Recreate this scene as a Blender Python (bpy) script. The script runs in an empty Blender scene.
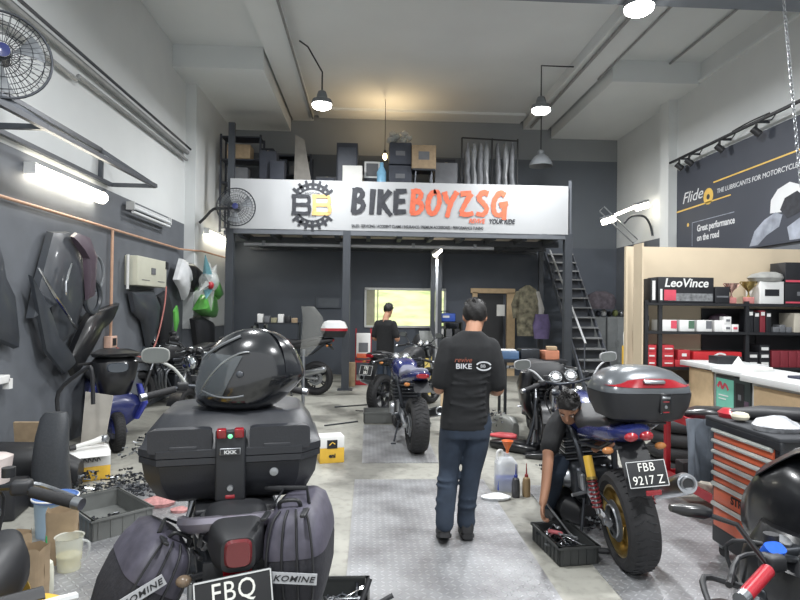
import bpy, bmesh, math, random
from mathutils import Matrix, Vector
R = math.radians
rnd = random.Random(7)
SC = bpy.context.scene
COL = SC.collection

# ------------------------------------------------------------------ camera
cam_d = bpy.data.cameras.new('camera'); cam = bpy.data.objects.new('camera', cam_d); COL.objects.link(cam)
SC.camera = cam
cam_d.sensor_width = 36.0; cam_d.lens = 580 / 800 * 36.0; cam_d.clip_start = 0.05; cam_d.clip_end = 200
_y = R(3.0); _p = math.atan(7.5 / 580); _r = R(0.7)
_f = Vector((math.sin(_y) * math.cos(_p), math.cos(_y) * math.cos(_p), math.sin(_p)))
_rt = Vector((math.cos(_y), -math.sin(_y), 0)); _up = _rt.cross(_f)
_R = _rt * math.cos(_r) + _up * math.sin(_r); _U = _up * math.cos(_r) - _rt * math.sin(_r)
_m = Matrix((_R, _U, -_f)).transposed().to_4x4(); _m.translation = (0, 0, 1.66)
cam.matrix_world = _m

# ------------------------------------------------------------------ world, lights, exposure
w = bpy.data.worlds.new('world'); SC.world = w; w.use_nodes = True
bg = w.node_tree.nodes['Background']; bg.inputs[0].default_value = (0.95, 0.98, 1.0, 1); bg.inputs[1].default_value = .62
SC.view_settings.view_transform = 'Standard'; SC.view_settings.look = 'None'
SC.view_settings.gamma = 1; SC.view_settings.exposure = 0.8; SC.view_settings.use_curve_mapping = False

def area_light(name, loc, size, power, col=(.97, .985, 1), rot=(0, 0, 0), size_y=None, shape='DISK', parent=None, spread=180):
    d = bpy.data.lights.new(name, 'AREA'); d.shape = shape; d.size = size
    if size_y: d.size_y = size_y
    d.energy = power; d.color = col; d.spread = R(spread)
    o = bpy.data.objects.new(name, d); COL.objects.link(o); o.location = loc; o.rotation_euler = rot
    if parent: o.parent = parent
    return o

# ------------------------------------------------------------------ materials
def lin(c):
    return tuple((x / 255 / 12.92 if x / 255 <= .04045 else ((x / 255 + .055) / 1.055) ** 2.4) for x in c) + (1,)
_mats = {}
def mat(name, rgb, rough=.5, metal=0.0, var=.12, scale=6, bump=0, emit=0, alpha=1, trans=0, coat=0, grime=0):
    if name in _mats: return _mats[name]
    m = bpy.data.materials.new(name); m.use_nodes = True; nt = m.node_tree; N = nt.nodes; L = nt.links
    b = N['Principled BSDF']; c = lin(rgb)
    b.inputs['Roughness'].default_value = rough; b.inputs['Metallic'].default_value = metal
    b.inputs['Base Color'].default_value = c
    tc = N.new('ShaderNodeTexCoord'); no = N.new('ShaderNodeTexNoise'); no.inputs['Scale'].default_value = scale; no.inputs['Detail'].default_value = 5
    L.new(tc.outputs['Object'], no.inputs['Vector'])
    if var:
        r = N.new('ShaderNodeValToRGB'); e = r.color_ramp.elements
        e[0].position = .3; e[1].position = .7
        e[0].color = tuple(x * (1 - var) for x in c[:3]) + (1,); e[1].color = tuple(min(1, x * (1 + var)) for x in c[:3]) + (1,)
        L.new(no.outputs['Fac'], r.inputs['Fac']); L.new(r.outputs[0], b.inputs['Base Color'])
    if grime:
        n2 = N.new('ShaderNodeTexNoise'); n2.inputs['Scale'].default_value = scale * .35; n2.inputs['Detail'].default_value = 8
        L.new(tc.outputs['Object'], n2.inputs['Vector'])
        r2 = N.new('ShaderNodeValToRGB'); r2.color_ramp.elements[0].position = .45; r2.color_ramp.elements[1].position = .62
        mx = N.new('ShaderNodeMixRGB'); mx.blend_type = 'MULTIPLY'; mx.inputs['Fac'].default_value = grime
        L.new(n2.outputs['Fac'], r2.inputs['Fac'])
        L.new(r.outputs[0] if var else b.inputs['Base Color'], mx.inputs[1]) if var else None
        L.new(r2.outputs[0], mx.inputs[2]); L.new(mx.outputs[0], b.inputs['Base Color'])
    if bump:
        bp = N.new('ShaderNodeBump'); bp.inputs['Strength'].default_value = bump; bp.inputs['Distance'].default_value = .01
        L.new(no.outputs['Fac'], bp.inputs['Height']); L.new(bp.outputs[0], b.inputs['Normal'])
    if emit:
        b.inputs['Emission Color'].default_value = c; b.inputs['Emission Strength'].default_value = emit
    if alpha < 1: b.inputs['Alpha'].default_value = alpha
    if trans: b.inputs['Transmission Weight'].default_value = trans
    if coat: b.inputs['Coat Weight'].default_value = coat; b.inputs['Coat Roughness'].default_value = .08
    _mats[name] = m
    return m

black = mat('black_plastic', (36, 37, 40), .5)
gloss = mat('gloss_black', (24, 25, 28), .28, coat=.35)
rubber = mat('tyre_rubber', (34, 34, 36), .75, bump=.2, scale=60)
dkmetal = mat('dark_metal', (62, 65, 70), .4, .7)
steel = mat('steel', (165, 168, 172), .28, .9)
chrome = mat('chrome', (215, 218, 222), .1, 1.0, var=0)
grey = mat('grey_plastic', (118, 122, 126), .5)
white = mat('white_paint', (206, 208, 208), .4, var=.04)
red = mat('red_plastic', (168, 38, 50), .3, coat=.3)
redlens = mat('red_lens', (146, 22, 34), .12, coat=.8)
amber = mat('amber_lens', (176, 116, 66), .15)
blue = mat('blue_paint', (36, 44, 96), .22, coat=.6)
gold = mat('gold_metal', (158, 136, 84), .3, .75)
orange = mat('orange_paint', (204, 100, 66), .4)
yellow = mat('yellow_plastic', (214, 172, 62), .4)
green = mat('green_plastic', (92, 192, 60), .35)
card = mat('cardboard', (158, 138, 112), .85, scale=14)
skin = mat('skin', (176, 130, 104), .55, var=.06)
hairm = mat('hair', (20, 18, 18), .6, bump=.5, scale=80)
cloth_b = mat('black_cloth', (30, 31, 34), .9, bump=.3, scale=30)
denim = mat('denim', (42, 52, 66), .9, var=.25, scale=7, bump=.25)
paper = mat('paper', (222, 222, 218), .8, var=.04)
frosted = mat('clear_plastic', (205, 208, 206), .25, alpha=.45)
wood = mat('light_wood', (204, 178, 142), .6, scale=10, var=.08)
glass_m = mat('mirror_glass', (190, 196, 200), .04, 1.0, var=0)
spring_r = mat('spring_red', (120, 40, 44), .4)

# ------------------------------------------------------------------ mesh building
class MB:
    def __init__(s): s.v = []; s.f = []; s.mi = []; s.mats = []; s.M = Matrix()
    def add(s, vs, fs, m, M=None):
        T = s.M if M is None else s.M @ M
        k = len(s.v); s.v += [T @ Vector(v) for v in vs]
        if m not in s.mats: s.mats.append(m)
        i = s.mats.index(m)
        for f in fs: s.f.append(tuple(k + a for a in f)); s.mi.append(i)
        return s
    def box(s, c, d, m, rz=0, bev=0, M=None, rx=0, ry=0):
        T = Matrix.Translation(c) @ Matrix.Rotation(rz, 4, 'Z') @ Matrix.Rotation(ry, 4, 'Y') @ Matrix.Rotation(rx, 4, 'X')
        if M is not None: T = M @ T
        x, y, z = d[0] / 2, d[1] / 2, d[2] / 2
        if not bev:
            vs = [(a * x, b * y, q * z) for q in (-1, 1) for b in (-1, 1) for a in (-1, 1)]
            return s.add(vs, [(0, 2, 3, 1), (4, 5, 7, 6), (0, 1, 5, 4), (2, 6, 7, 3), (0, 4, 6, 2), (1, 3, 7, 5)], m, T)
        bm = bmesh.new(); bmesh.ops.create_cube(bm, size=1)
        for v in bm.verts: v.co = Vector((v.co.x * d[0], v.co.y * d[1], v.co.z * d[2]))
        bmesh.ops.bevel(bm, geom=bm.edges[:], offset=min(bev, min(d) * .49), segments=3, affect='EDGES', profile=.5)
        bm.verts.ensure_lookup_table(); bm.verts.index_update()
        s.add([v.co.copy() for v in bm.verts], [[v.index for v in f.verts] for f in bm.faces], m, T); bm.free()
        return s
    def rings(s, rs, m, cap=True, close=False, M=None):
        n = len(rs[0]); vs = [p for r in rs for p in r]; fs = []
        K = len(rs)
        for k in range(K if close else K - 1):
            a, b = k * n, ((k + 1) % K) * n
            for i in range(n):
                j = (i + 1) % n; fs.append((a + i, a + j, b + j, b + i))
        if cap and not close: fs.append(tuple(range(n))[::-1]); fs.append(tuple(range((K - 1) * n, K * n)))
        return s.add(vs, fs, m, M)
    def tube(s, pts, r, m, n=8, smooth=0, cap=True, M=None, flat=1.0):
        P = [Vector(p) for p in pts]
        if smooth: P = catmull(P, smooth)
        K = len(P)
        rr = r if isinstance(r, (list, tuple)) else [r] * K
        if len(rr) != K: rr = [rr[min(len(rr) - 1, int(i / (K - 1) * (len(rr) - 1)))] + (rr[min(len(rr) - 1, int(i / (K - 1) * (len(rr) - 1)) + 1)] - rr[min(len(rr) - 1, int(i / (K - 1) * (len(rr) - 1)))]) * (i / (K - 1) * (len(rr) - 1) % 1) for i in range(K)]
        t = (P[1] - P[0]).normalized(); u = t.orthogonal().normalized(); rs = []
        for i in range(K):
            t2 = (P[min(i + 1, K - 1)] - P[max(i - 1, 0)])
            t2 = t2.normalized() if t2.length > 1e-9 else t
            u = (u - t2 * u.dot(t2)); u = u.normalized() if u.length > 1e-6 else t2.orthogonal().normalized()
            q = t2.cross(u)
            rs.append([P[i] + (u * math.cos(a) + q * math.sin(a) * flat) * rr[i] for a in [2 * math.pi * k / n for k in range(n)]])
        return s.rings(rs, m, cap, M=M)
    def cyl(s, a, b, r, m, r2=None, n=20, M=None): return s.tube([a, b], [r, r if r2 is None else r2], m, n, M=M)
    def lathe(s, prof, o, m, ax='Z', n=24, M=None):
        rs = []
        for r, h in prof:
            ring = []
            for k in range(n):
                a = 2 * math.pi * k / n; c, q = r * math.cos(a), r * math.sin(a)
                ring.append({'Z': (o[0] + c, o[1] + q, o[2] + h), 'Y': (o[0] + q, o[1] + h, o[2] + c), 'X': (o[0] + h, o[1] + c, o[2] + q)}[ax])
            rs.append(ring)
        return s.rings(rs, m, M=M)
    def torus(s, c, Rr, r, m, ax='X', n=32, k=10, sx=1.0, M=None):
        rs = []
        for i in range(n):
            a = 2 * math.pi * i / n; ring = []
            for j in range(k):
                b = 2 * math.pi * j / k; q = Rr + r * math.cos(b); h = r * math.sin(b) * sx
                ca, sa = q * math.cos(a), q * math.sin(a)
                ring.append({'X': (c[0] + h, c[1] + ca, c[2] + sa), 'Y': (c[0] + ca, c[1] + h, c[2] + sa), 'Z': (c[0] + ca, c[1] + sa, c[2] + h)}[ax])
            rs.append(ring)
        return s.rings(rs, m, close=True, M=M)
    def ball(s, c, d, m, n=16, k=10, M=None):
        rs = []
        for i in range(k + 1):
            t = math.pi * min(max(i / k, .004), .996)
            rs.append([(c[0] + d[0] * math.sin(t) * math.cos(a), c[1] + d[1] * math.sin(t) * math.sin(a), c[2] + d[2] * math.cos(t)) for a in [2 * math.pi * j / n for j in range(n)]])
        return s.rings(rs, m, M=M)
    def loft(s, secs, m, ax='Z', n=28, p=4, M=None, cap=True):
        # secs: (t, cx, cy, half_w, half_h[, power]) superellipse rings along ax
        rs = []
        for q in secs:
            t, cx, cy, a, b = q[:5]; pw = q[5] if len(q) > 5 else p
            ring = []
            for k in range(n):
                u = 2 * math.pi * k / n; c, d = math.cos(u), math.sin(u)
                x = cx + a * math.copysign(abs(c) ** (2 / pw), c); y = cy + b * math.copysign(abs(d) ** (2 / pw), d)
                ring.append({'Z': (x, y, t), 'Y': (x, t, y), 'X': (t, x, y)}[ax])
            rs.append(ring)
        return s.rings(rs, m, cap, M=M)
    def poly(s, pts, h, m, M=None):
        # polygon in xy, thickness h along z (centred on 0..h)
        n = len(pts); vs = [(x, y, 0) for x, y in pts] + [(x, y, h) for x, y in pts]
        fs = [tuple(range(n))[::-1], tuple(range(n, 2 * n))] + [(i, (i + 1) % n, n + (i + 1) % n, n + i) for i in range(n)]
        return s.add(vs, fs, m, M)
    def sheet(s, grid, m, M=None, thick=0.0):
        h = len(grid); wd = len(grid[0])
        vs = [p for row in grid for p in row]
        fs = [(i * wd + j, i * wd + j + 1, (i + 1) * wd + j + 1, (i + 1) * wd + j) for i in range(h - 1) for j in range(wd - 1)]
        s.add(vs, fs, m, M)
        if thick:
            # second skin behind, along local y
            s.add([(p[0], p[1] + thick, p[2]) for p in vs], [f[::-1] for f in fs], m, M)
            edge = [i for i in range(wd)] + [i * wd + wd - 1 for i in range(1, h)] + [(h - 1) * wd + j for j in range(wd - 2, -1, -1)] + [i * wd for i in range(h - 2, 0, -1)]
            E_ = [vs[i] for i in edge]; n = len(E_)
            s.add(E_ + [(p[0], p[1] + thick, p[2]) for p in E_], [(i, n + i, n + (i + 1) % n, (i + 1) % n) for i in range(n)], m, M)
        return s
    def build(s, name, parent=None, loc=None, angle=38, sharp=False):
        me = bpy.data.meshes.new(name); me.from_pydata([tuple(v) for v in s.v], [], s.f)
        for m in s.mats: me.materials.append(m)
        me.polygons.foreach_set('material_index', s.mi); me.update()
        bm = bmesh.new(); bm.from_mesh(me); bmesh.ops.recalc_face_normals(bm, faces=bm.faces[:]); bm.to_mesh(me); bm.free()
        if not sharp:
            me.polygons.foreach_set('use_smooth', [True] * len(me.polygons)); me.set_sharp_from_angle(angle=R(angle))
        o = bpy.data.objects.new(name, me); COL.objects.link(o)
        if parent is not None: o.parent = parent
        if loc is not None: o.location = loc
        return o

def catmull(P, k):
    out = []; n = len(P)
    for i in range(n - 1):
        p0, p1, p2, p3 = P[max(i - 1, 0)], P[i], P[i + 1], P[min(i + 2, n - 1)]
        for j in range(k):
            t = j / k
            out.append(.5 * ((2 * p1) + (p2 - p0) * t + (2 * p0 - 5 * p1 + 4 * p2 - p3) * t * t + (3 * p1 - p0 - 3 * p2 + p3) * t ** 3))
    out.append(P[-1]); return out

def tag(o, label=None, cat=None, group=None, kind=None):
    if label: o['label'] = label
    if cat: o['category'] = cat
    if group: o['group'] = group
    if kind: o['kind'] = kind
    return o
def empty(name, loc, rz=0, label=None, cat=None, group=None, parent=None, rot=None):
    o = bpy.data.objects.new(name, None); COL.objects.link(o); o.empty_display_size = .1
    o.location = loc; o.rotation_euler = rot if rot else (0, 0, rz)
    if parent: o.parent = parent
    return tag(o, label, cat, group)
def st(name, mb, **k): return tag(mb.build(name, **k), kind='structure')
def thing(name, mb, label, cat, group=None, loc=None, rz=0, rot=None, kind=None):
    o = mb.build(name, loc=loc); o.rotation_euler = rot if rot else (0, 0, rz)
    return tag(o, label, cat, group, kind)
def fr(o, x, y):
    x = Vector(x).normalized(); y = Vector(y).normalized(); z = x.cross(y)
    m = Matrix((x, y, z)).transposed().to_4x4(); m.translation = o; return m
def text_into(mb, s, size, m, M, align='LEFT', shear=0, extrude=.001, xs=1.0, bold=0, spacing=1.0):
    c = bpy.data.curves.new('t', 'FONT'); c.body = s; c.size = size; c.align_x = align; c.extrude = extrude; c.shear = shear; c.offset = bold; c.space_character = spacing
    c.resolution_u = 3
    o = bpy.data.objects.new('t', c); COL.objects.link(o); dg = bpy.context.evaluated_depsgraph_get(); dg.update()
    me = bpy.data.meshes.new_from_object(o.evaluated_get(dg))
    mb.add([(v.co.x * xs, v.co.y, v.co.z) for v in me.vertices], [tuple(p.vertices) for p in me.polygons], m, M)
    bpy.data.objects.remove(o); bpy.data.curves.remove(c); bpy.data.meshes.remove(me)
def copy_tree(o, parent=None):
    c = o.copy(); COL.objects.link(c)
    if parent is not None: c.parent = parent; c.matrix_parent_inverse = o.matrix_parent_inverse.copy()
    for ch in list(o.children): copy_tree(ch, c)
    return c
def remesh(o, voxel=.012, it=3):
    a = o.modifiers.new('r', 'REMESH'); a.mode = 'VOXEL'; a.voxel_size = voxel
    b = o.modifiers.new('s', 'SMOOTH'); b.iterations = it; b.factor = .5
    dg = bpy.context.evaluated_depsgraph_get(); dg.update()
    me = bpy.data.meshes.new_from_object(o.evaluated_get(dg)); o.modifiers.clear(); o.data = me
    me.polygons.foreach_set('use_smooth', [True] * len(me.polygons)); return o
# ------------------------------------------------------------------ structure
wallw = mat('wall_white', (208, 211, 211), .85, var=.03, scale=1.5)
walld = mat('wall_dark_paint', (98, 102, 108), .6, var=.1, scale=3)
wallb = mat('wall_back_paint', (80, 86, 96), .7, var=.06, scale=2)
ceil_m = mat('ceiling_paint', (214, 218, 219), .9, var=.03, scale=1)
def floor_mat():
    m = mat('concrete_floor', (156, 155, 147), .55, var=.16, scale=1.6, bump=.05); N = m.node_tree.nodes; L = m.node_tree.links
    b = N['Principled BSDF']; src = b.inputs['Base Color'].links[0].from_socket
    tc = N.new('ShaderNodeTexCoord'); n2 = N.new('ShaderNodeTexNoise'); n2.inputs['Scale'].default_value = .9; n2.inputs['Detail'].default_value = 9; n2.inputs['Distortion'].default_value = .8
    L.new(tc.outputs['Object'], n2.inputs['Vector'])
    r = N.new('ShaderNodeValToRGB'); r.color_ramp.elements[0].position = .36; r.color_ramp.elements[0].color = (.38, .38, .38, 1); r.color_ramp.elements[1].position = .47
    mx = N.new('ShaderNodeMixRGB'); mx.blend_type = 'MULTIPLY'; mx.inputs['Fac'].default_value = .9
    L.new(n2.outputs['Fac'], r.inputs['Fac']); L.new(src, mx.inputs[1]); L.new(r.outputs[0], mx.inputs[2])
    n3 = N.new('ShaderNodeTexNoise'); n3.inputs['Scale'].default_value = 14; n3.inputs['Detail'].default_value = 6
    L.new(tc.outputs['Object'], n3.inputs['Vector'])
    r3 = N.new('ShaderNodeValToRGB'); r3.color_ramp.elements[0].position = .3; r3.color_ramp.elements[0].color = (.7, .7, .7, 1); r3.color_ramp.elements[1].position = .5
    m3 = N.new('ShaderNodeMixRGB'); m3.blend_type = 'MULTIPLY'; m3.inputs['Fac'].default_value = .8
    L.new(n3.outputs['Fac'], r3.inputs['Fac']); L.new(mx.outputs[0], m3.inputs[1]); L.new(r3.outputs[0], m3.inputs[2])
    L.new(m3.outputs[0], b.inputs['Base Color']); return m
def tread_mat():
    m = bpy.data.materials.new('tread_plate'); m.use_nodes = True; N = m.node_tree.nodes; L = m.node_tree.links; b = N['Principled BSDF']
    b.inputs['Metallic'].default_value = .55; b.inputs['Roughness'].default_value = .42
    tc = N.new('ShaderNodeTexCoord'); sp = N.new('ShaderNodeSeparateXYZ'); L.new(tc.outputs['Object'], sp.inputs[0])
    def ma(op, a, c=None, d=None):
        n = N.new('ShaderNodeMath'); n.operation = op
        for i, q in enumerate((a, c, d)):
            if q is None: continue
            if isinstance(q, (int, float)): n.inputs[i].default_value = q
            else: L.new(q, n.inputs[i])
        return n.outputs[0]
    P = 1 / .047
    x = ma('MULTIPLY', sp.outputs[0], P); y = ma('MULTIPLY', sp.outputs[1], P)
    cx = ma('FLOOR', x); cy = ma('FLOOR', y)
    fx = ma('SUBTRACT', ma('SUBTRACT', x, cx), .5); fy = ma('SUBTRACT', ma('SUBTRACT', y, cy), .5)
    par = ma('SUBTRACT', 1.0, ma('MULTIPLY', ma('FLOORED_MODULO', ma('ADD', cx, cy), 2.0), 2.0))
    sfy = ma('MULTIPLY', fy, par)
    u = ma('DIVIDE', ma('ADD', fx, sfy), .62); v = ma('DIVIDE', ma('SUBTRACT', fx, sfy), .19)
    d = ma('ADD', ma('MULTIPLY', u, u), ma('MULTIPLY', v, v))
    h = ma('MAXIMUM', ma('SUBTRACT', 1.0, d), 0.0); h2 = ma('MINIMUM', ma('MULTIPLY', h, 2.0), 1.0)
    bp = N.new('ShaderNodeBump'); bp.inputs['Strength'].default_value = 1; bp.inputs['Distance'].default_value = .004
    L.new(h2, bp.inputs['Height']); L.new(bp.outputs[0], b.inputs['Normal'])
    no = N.new('ShaderNodeTexNoise'); no.inputs['Scale'].default_value = 2.2; no.inputs['Detail'].default_value = 8; L.new(tc.outputs['Object'], no.inputs['Vector'])
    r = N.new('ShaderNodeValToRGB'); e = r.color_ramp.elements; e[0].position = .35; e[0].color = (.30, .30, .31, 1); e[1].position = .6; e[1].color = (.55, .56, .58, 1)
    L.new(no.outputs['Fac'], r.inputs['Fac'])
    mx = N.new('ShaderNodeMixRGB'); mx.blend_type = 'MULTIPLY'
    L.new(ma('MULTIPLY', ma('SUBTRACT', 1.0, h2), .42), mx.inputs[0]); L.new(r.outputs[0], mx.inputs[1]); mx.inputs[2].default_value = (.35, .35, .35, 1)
    L.new(mx.outputs[0], b.inputs['Base Color']); return m

XL, XR, YB, ZC, ZS = -3.6, 6.2, 14.3, 6.36, 5.95
st('floor', MB().box(((XL + XR) / 2, 5.9, -.1), (XR - XL + .4, 17.4, .2), floor_mat()))
st('ceiling', MB().box(((XL + XR) / 2, 5.9, ZC + .1), (XR - XL + .4, 17.4, .2), ceil_m))
def strip_wall(name, x, sx, y0, y1):
    mb = MB()
    mb.box((x + sx * .1, (y0 + y1) / 2, 1.61), (.2, y1 - y0, 3.22), walld)
    mb.box((x + sx * .1, (y0 + y1) / 2, 3.22 + 1.67), (.2, y1 - y0, 3.34), wallw)
    return st(name, mb)
strip_wall('wall_left', XL, -1, -2.8, YB)
strip_wall('wall_right', XR, 1, -2.8, YB)
st('trim_1', MB().box((XL + .1, 12.85, 4.58), (.2, 2.9, 2.74), wallw).box((XL + .1, 12.85, 2.2), (.2, 2.9, 2.02), wallw).box((XL + .1, 12.85, .6), (.2, 2.9, 1.2), walld))
st('trim_2', MB().box((XR - .09, 11.6, 4.5), (.18, .34, 3.7), wallw).box((XR - .09, 11.6, 1.3), (.18, .34, 2.7), walld))
st('trim_3', MB().box((XR - .03, 5.9, 6.0), (.06, 16, .05), ceil_m))
mbw = MB(); mbw.box(((XL + XR) / 2, YB + .1, 1.6), (XR - XL + .4, .2, 3.2), wallb)
mbw.box(((XL + XR) / 2, YB + .1, 4.3), (XR - XL + .4, .2, 2.2), mat('wall_back_upper', (92, 98, 106), .8, var=.06, scale=1)).box(((XL + XR) / 2, YB + .1, 5.9), (XR - XL + .4, .2, 1.0), mat('wall_back_top', (132, 136, 140), .8, var=.05, scale=1))
st('wall_back', mbw)
# dropped ceiling blocks and long beams
st('trim_4', MB().box((-2.79, 12.45, (ZC + ZS) / 2), (1.62, 3.7, ZC - ZS), ceil_m))
st('trim_5', MB().box((5.35, 12.45, (ZC + ZS) / 2), (1.7, 3.7, ZC - ZS), ceil_m))
st('trim_6', MB().box((-1.68, 8.5, ZC - .07), (.5, 11.6, .14), ceil_m))
st('trim_7', MB().box((4.1, 8.5, ZC - .1), (.62, 11.6, .2), ceil_m))
st('trim_8', MB().box((1.2, 14.0, ZC - .03), (5, .6, .06), ceil_m))
beam_m = mat('near_beam_backlit', (120, 126, 134), .7, var=.05)  # the beam's backlit darkness is put into its base colour
st('trim_9', MB().box(((XL + XR) / 2, 6.7, 5.9), (XR - XL, .6, .9), beam_m))
# floor plates
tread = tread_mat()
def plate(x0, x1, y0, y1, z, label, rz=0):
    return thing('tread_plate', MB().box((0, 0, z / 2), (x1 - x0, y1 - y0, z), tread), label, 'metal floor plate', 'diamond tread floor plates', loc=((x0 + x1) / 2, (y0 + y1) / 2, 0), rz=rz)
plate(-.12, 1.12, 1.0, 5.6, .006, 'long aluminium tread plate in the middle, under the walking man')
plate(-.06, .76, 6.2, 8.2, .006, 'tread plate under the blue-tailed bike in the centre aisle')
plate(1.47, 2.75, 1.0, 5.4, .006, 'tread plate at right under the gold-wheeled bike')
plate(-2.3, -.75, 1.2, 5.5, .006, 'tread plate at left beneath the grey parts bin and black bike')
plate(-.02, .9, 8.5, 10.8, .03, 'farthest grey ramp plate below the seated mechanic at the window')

# ------------------------------------------------------------------ window, door, panel on back wall
wm = MB(); wm.box((.88, YB - .03, 2.11), (2.0, .06, .06), wallw).box((.88, YB - .03, 1.19), (2.0, .08, .05), wallw)
for x in (-.1, 1.86): wm.box((x, YB - .03, 1.65), (.05, .06, .92), wallw)
for x in (.2,): wm.box((x, YB - .02, 1.65), (.03, .04, .9), mat('window_bar', (196, 200, 160), .6))
st('window_1', wm)
def glow_mat():
    m = bpy.data.materials.new('lit_window'); m.use_nodes = True; N = m.node_tree.nodes; L = m.node_tree.links; b = N['Principled BSDF']
    tc = N.new('ShaderNodeTexCoord'); mp = N.new('ShaderNodeMapping'); mp.inputs['Scale'].default_value = (1.2, 1, 5); no = N.new('ShaderNodeTexNoise'); no.inputs['Scale'].default_value = 1.6; no.inputs['Detail'].default_value = 3
    L.new(tc.outputs['Object'], mp.inputs[0]); L.new(mp.outputs[0], no.inputs['Vector'])
    r = N.new('ShaderNodeValToRGB'); e = r.color_ramp.elements; e[0].position = .35; e[0].color = lin((176, 192, 130)); e[1].position = .62; e[1].color = lin((236, 244, 176))
    L.new(no.outputs['Fac'], r.inputs['Fac']); L.new(r.outputs[0], b.inputs['Emission Color']); b.inputs['Emission Strength'].default_value = .85; b.inputs['Base Color'].default_value = (.3, .3, .25, 1); b.inputs['Roughness'].default_value = .2
    return m
st('window_2', MB().box((.88, YB - .012, 1.65), (1.9, .012, .88), glow_mat()))
st('window_3', MB().box((.03, YB - .022, 1.65), (.2, .01, .86), mat('blind', (170, 168, 148), .8)))
dm = MB(); dm.box((3.0, YB - .03, 1.0), (.62, .05, 2.0), mat('dark_door', (34, 35, 38), .5))
st('door_1', dm)
st('trim_10', MB().box((2.6, YB - .05, 1.03), (.12, .1, 2.06), wood).box((3.5, YB - .05, 1.03), (.2, .1, 2.06), wood).box((3.05, YB - .05, 2.1), (1.1, .1, .12), wood))
thing('notice', MB().box((0, 0, 0), (.2, .008, .28), paper), 'white paper notice stuck on the dark door at the back', 'notice', loc=(3.25, YB - .065, 1.62))
thing('wall_panel', MB().box((0, 0, 0), (.62, .05, .28), wallb, bev=.01).box((0, -.028, 0), (.5, .01, .2), mat('panel_grey', (84, 90, 98), .5)), 'small dark grey panel on the back wall left of the post', 'panel', loc=(-1.0, YB - .035, 1.76))

# ------------------------------------------------------------------ mezzanine
stl = mat('mezz_steel', (66, 70, 76), .5, .2, var=.06)
stl2 = mat('mezz_beam', (98, 102, 108), .55, .1, var=.06)
mz = empty('mezzanine', (.65, 11.6, 0), label='dark steel mezzanine platform carrying the banner and the storage above', cat='mezzanine')
T = Matrix.Translation((-.65, -11.6, 0))
def mzp(name, mb): return mb.build(name, mz)
def B(c, d, m, **k): mb = MB(); mb.M = T; return mb.box(c, d, m, **k)
mzp('front_beam', B((.62, 11.68, 3.14), (6.98, .14, .1), stl2))
mzp('deck', B((.62, 12.97, 3.22), (6.9, 2.5, .05), mat('deck_underside', (196, 184, 176), .8)))
for y in (12.5, 13.4, 14.15): mzp('cross_beam', B((.62, y, 3.07), (6.98, .08, .12), stl))
for i in range(11): mzp('joist', B((-2.6 + i * .64, 12.97, 3.12), (.09, 2.5, .12), stl))
for x, y in ((-2.78, 11.68), (-.47, 11.68), (4.04, 11.68)):
    mzp('post', B((x, y, 1.6), (.15, .15, 3.2), stl))
    mzp('base_plate', B((x, y, .006), (.3, .3, .012), stl))
for x, y in ((1.46, 13.4), (1.62, 13.4), (4.0, 13.4)): mzp('post', B((x, y, 1.5), (.1, .1, 3.0), stl))
gr = empty('guard_rail', (.65, 11.68, 3.2), label='dark guard rail along the mezzanine edge behind the banner', cat='railing')
MB().box((-3.43, 0, 1.05), (.12, .1, 2.1), stl).build('post', gr); MB().box((3.43, 0, .55), (.05, .05, 1.1), stl2).build('post', gr); MB().box((0, 0, .96), (6.8, .05, .05), stl).build('top_rail', gr)
# underside lights/conduit
cb = MB(); cb.cyl((-2.6, 12.1, 2.93), (2.6, 12.1, 2.93), .035, mat('pale_conduit', (150, 152, 156), .5), n=10)
for x in (-2.2, -.6, .9, 2.2): cb.box((x, 12.1, 2.96), (.06, .09, .09), grey)
thing('conduit', cb, 'pale horizontal pipe hung below the front of the mezzanine', 'pipe')
# ------------------------------------------------------------------ banner
ban = empty('banner', (.62, 11.6, 3.68), label='long white vinyl shop banner with gear logo and brush lettering on the mezzanine', cat='banner')
vinyl = mat('banner_vinyl', (168, 170, 172), .6, var=.02, scale=2)
g = []
for i in range(11):
    row = []
    for j in range(61):
        u = j / 60; v = i / 10
        x = -3.4 + 6.8 * u; z = (-.495 + .99 * v)
        y = .003 * math.sin(u * 37 + v * 3) + .012 * math.exp(-((u - .93 + .06 * v) / .02) ** 2) + .008 * math.sin(u * 90) * (1 - abs(2 * v - 1)) * (abs(u - .1) < .07)
        row.append((x, y, z))
    g.append(row)
MB().sheet(g, vinyl, thick=.006).build('vinyl_sheet', ban)
ink = mat('banner_black', (48, 50, 56), .7, var=.3, scale=12); orin = mat('banner_orange', (212, 104, 74), .7, var=.15, scale=12); goldin = mat('banner_gold', (216, 174, 112), .7, var=.2)
Fb = fr((0, -.012, 0), (1, 0, 0), (0, 0, 1))
_rz = [0]
def ribbon(mb, pts, w0, w1, m, M, h=.002):
    _rz[0] = (_rz[0] + 1) % 7; M = M @ Matrix.Translation((0, 0, _rz[0] * .0004))
    P = catmull([Vector((x, y, 0)) for x, y in pts], 5) if len(pts) > 2 else [Vector((*p, 0)) for p in pts]
    n = len(P); Lf = []; Rt = []
    for i, p in enumerate(P):
        t = (P[min(i + 1, n - 1)] - P[max(0, i - 1)]).normalized(); q = Vector((-t.y, t.x, 0)); wd = (w0 + (w1 - w0) * i / (n - 1)) * (1 + .12 * math.sin(i * 2.3)) / 2
        Lf.append(p + q * wd); Rt.append(p - q * wd)
    for i in range(n - 1):
        mb.add([Lf[i], Rt[i], Rt[i + 1], Lf[i + 1]] + [v + Vector((0, 0, h)) for v in (Lf[i], Rt[i], Rt[i + 1], Lf[i + 1])], [(0, 1, 2, 3), (7, 6, 5, 4), (0, 4, 5, 1), (1, 5, 6, 2), (2, 6, 7, 3), (3, 7, 4, 0)], m, M)
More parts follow.
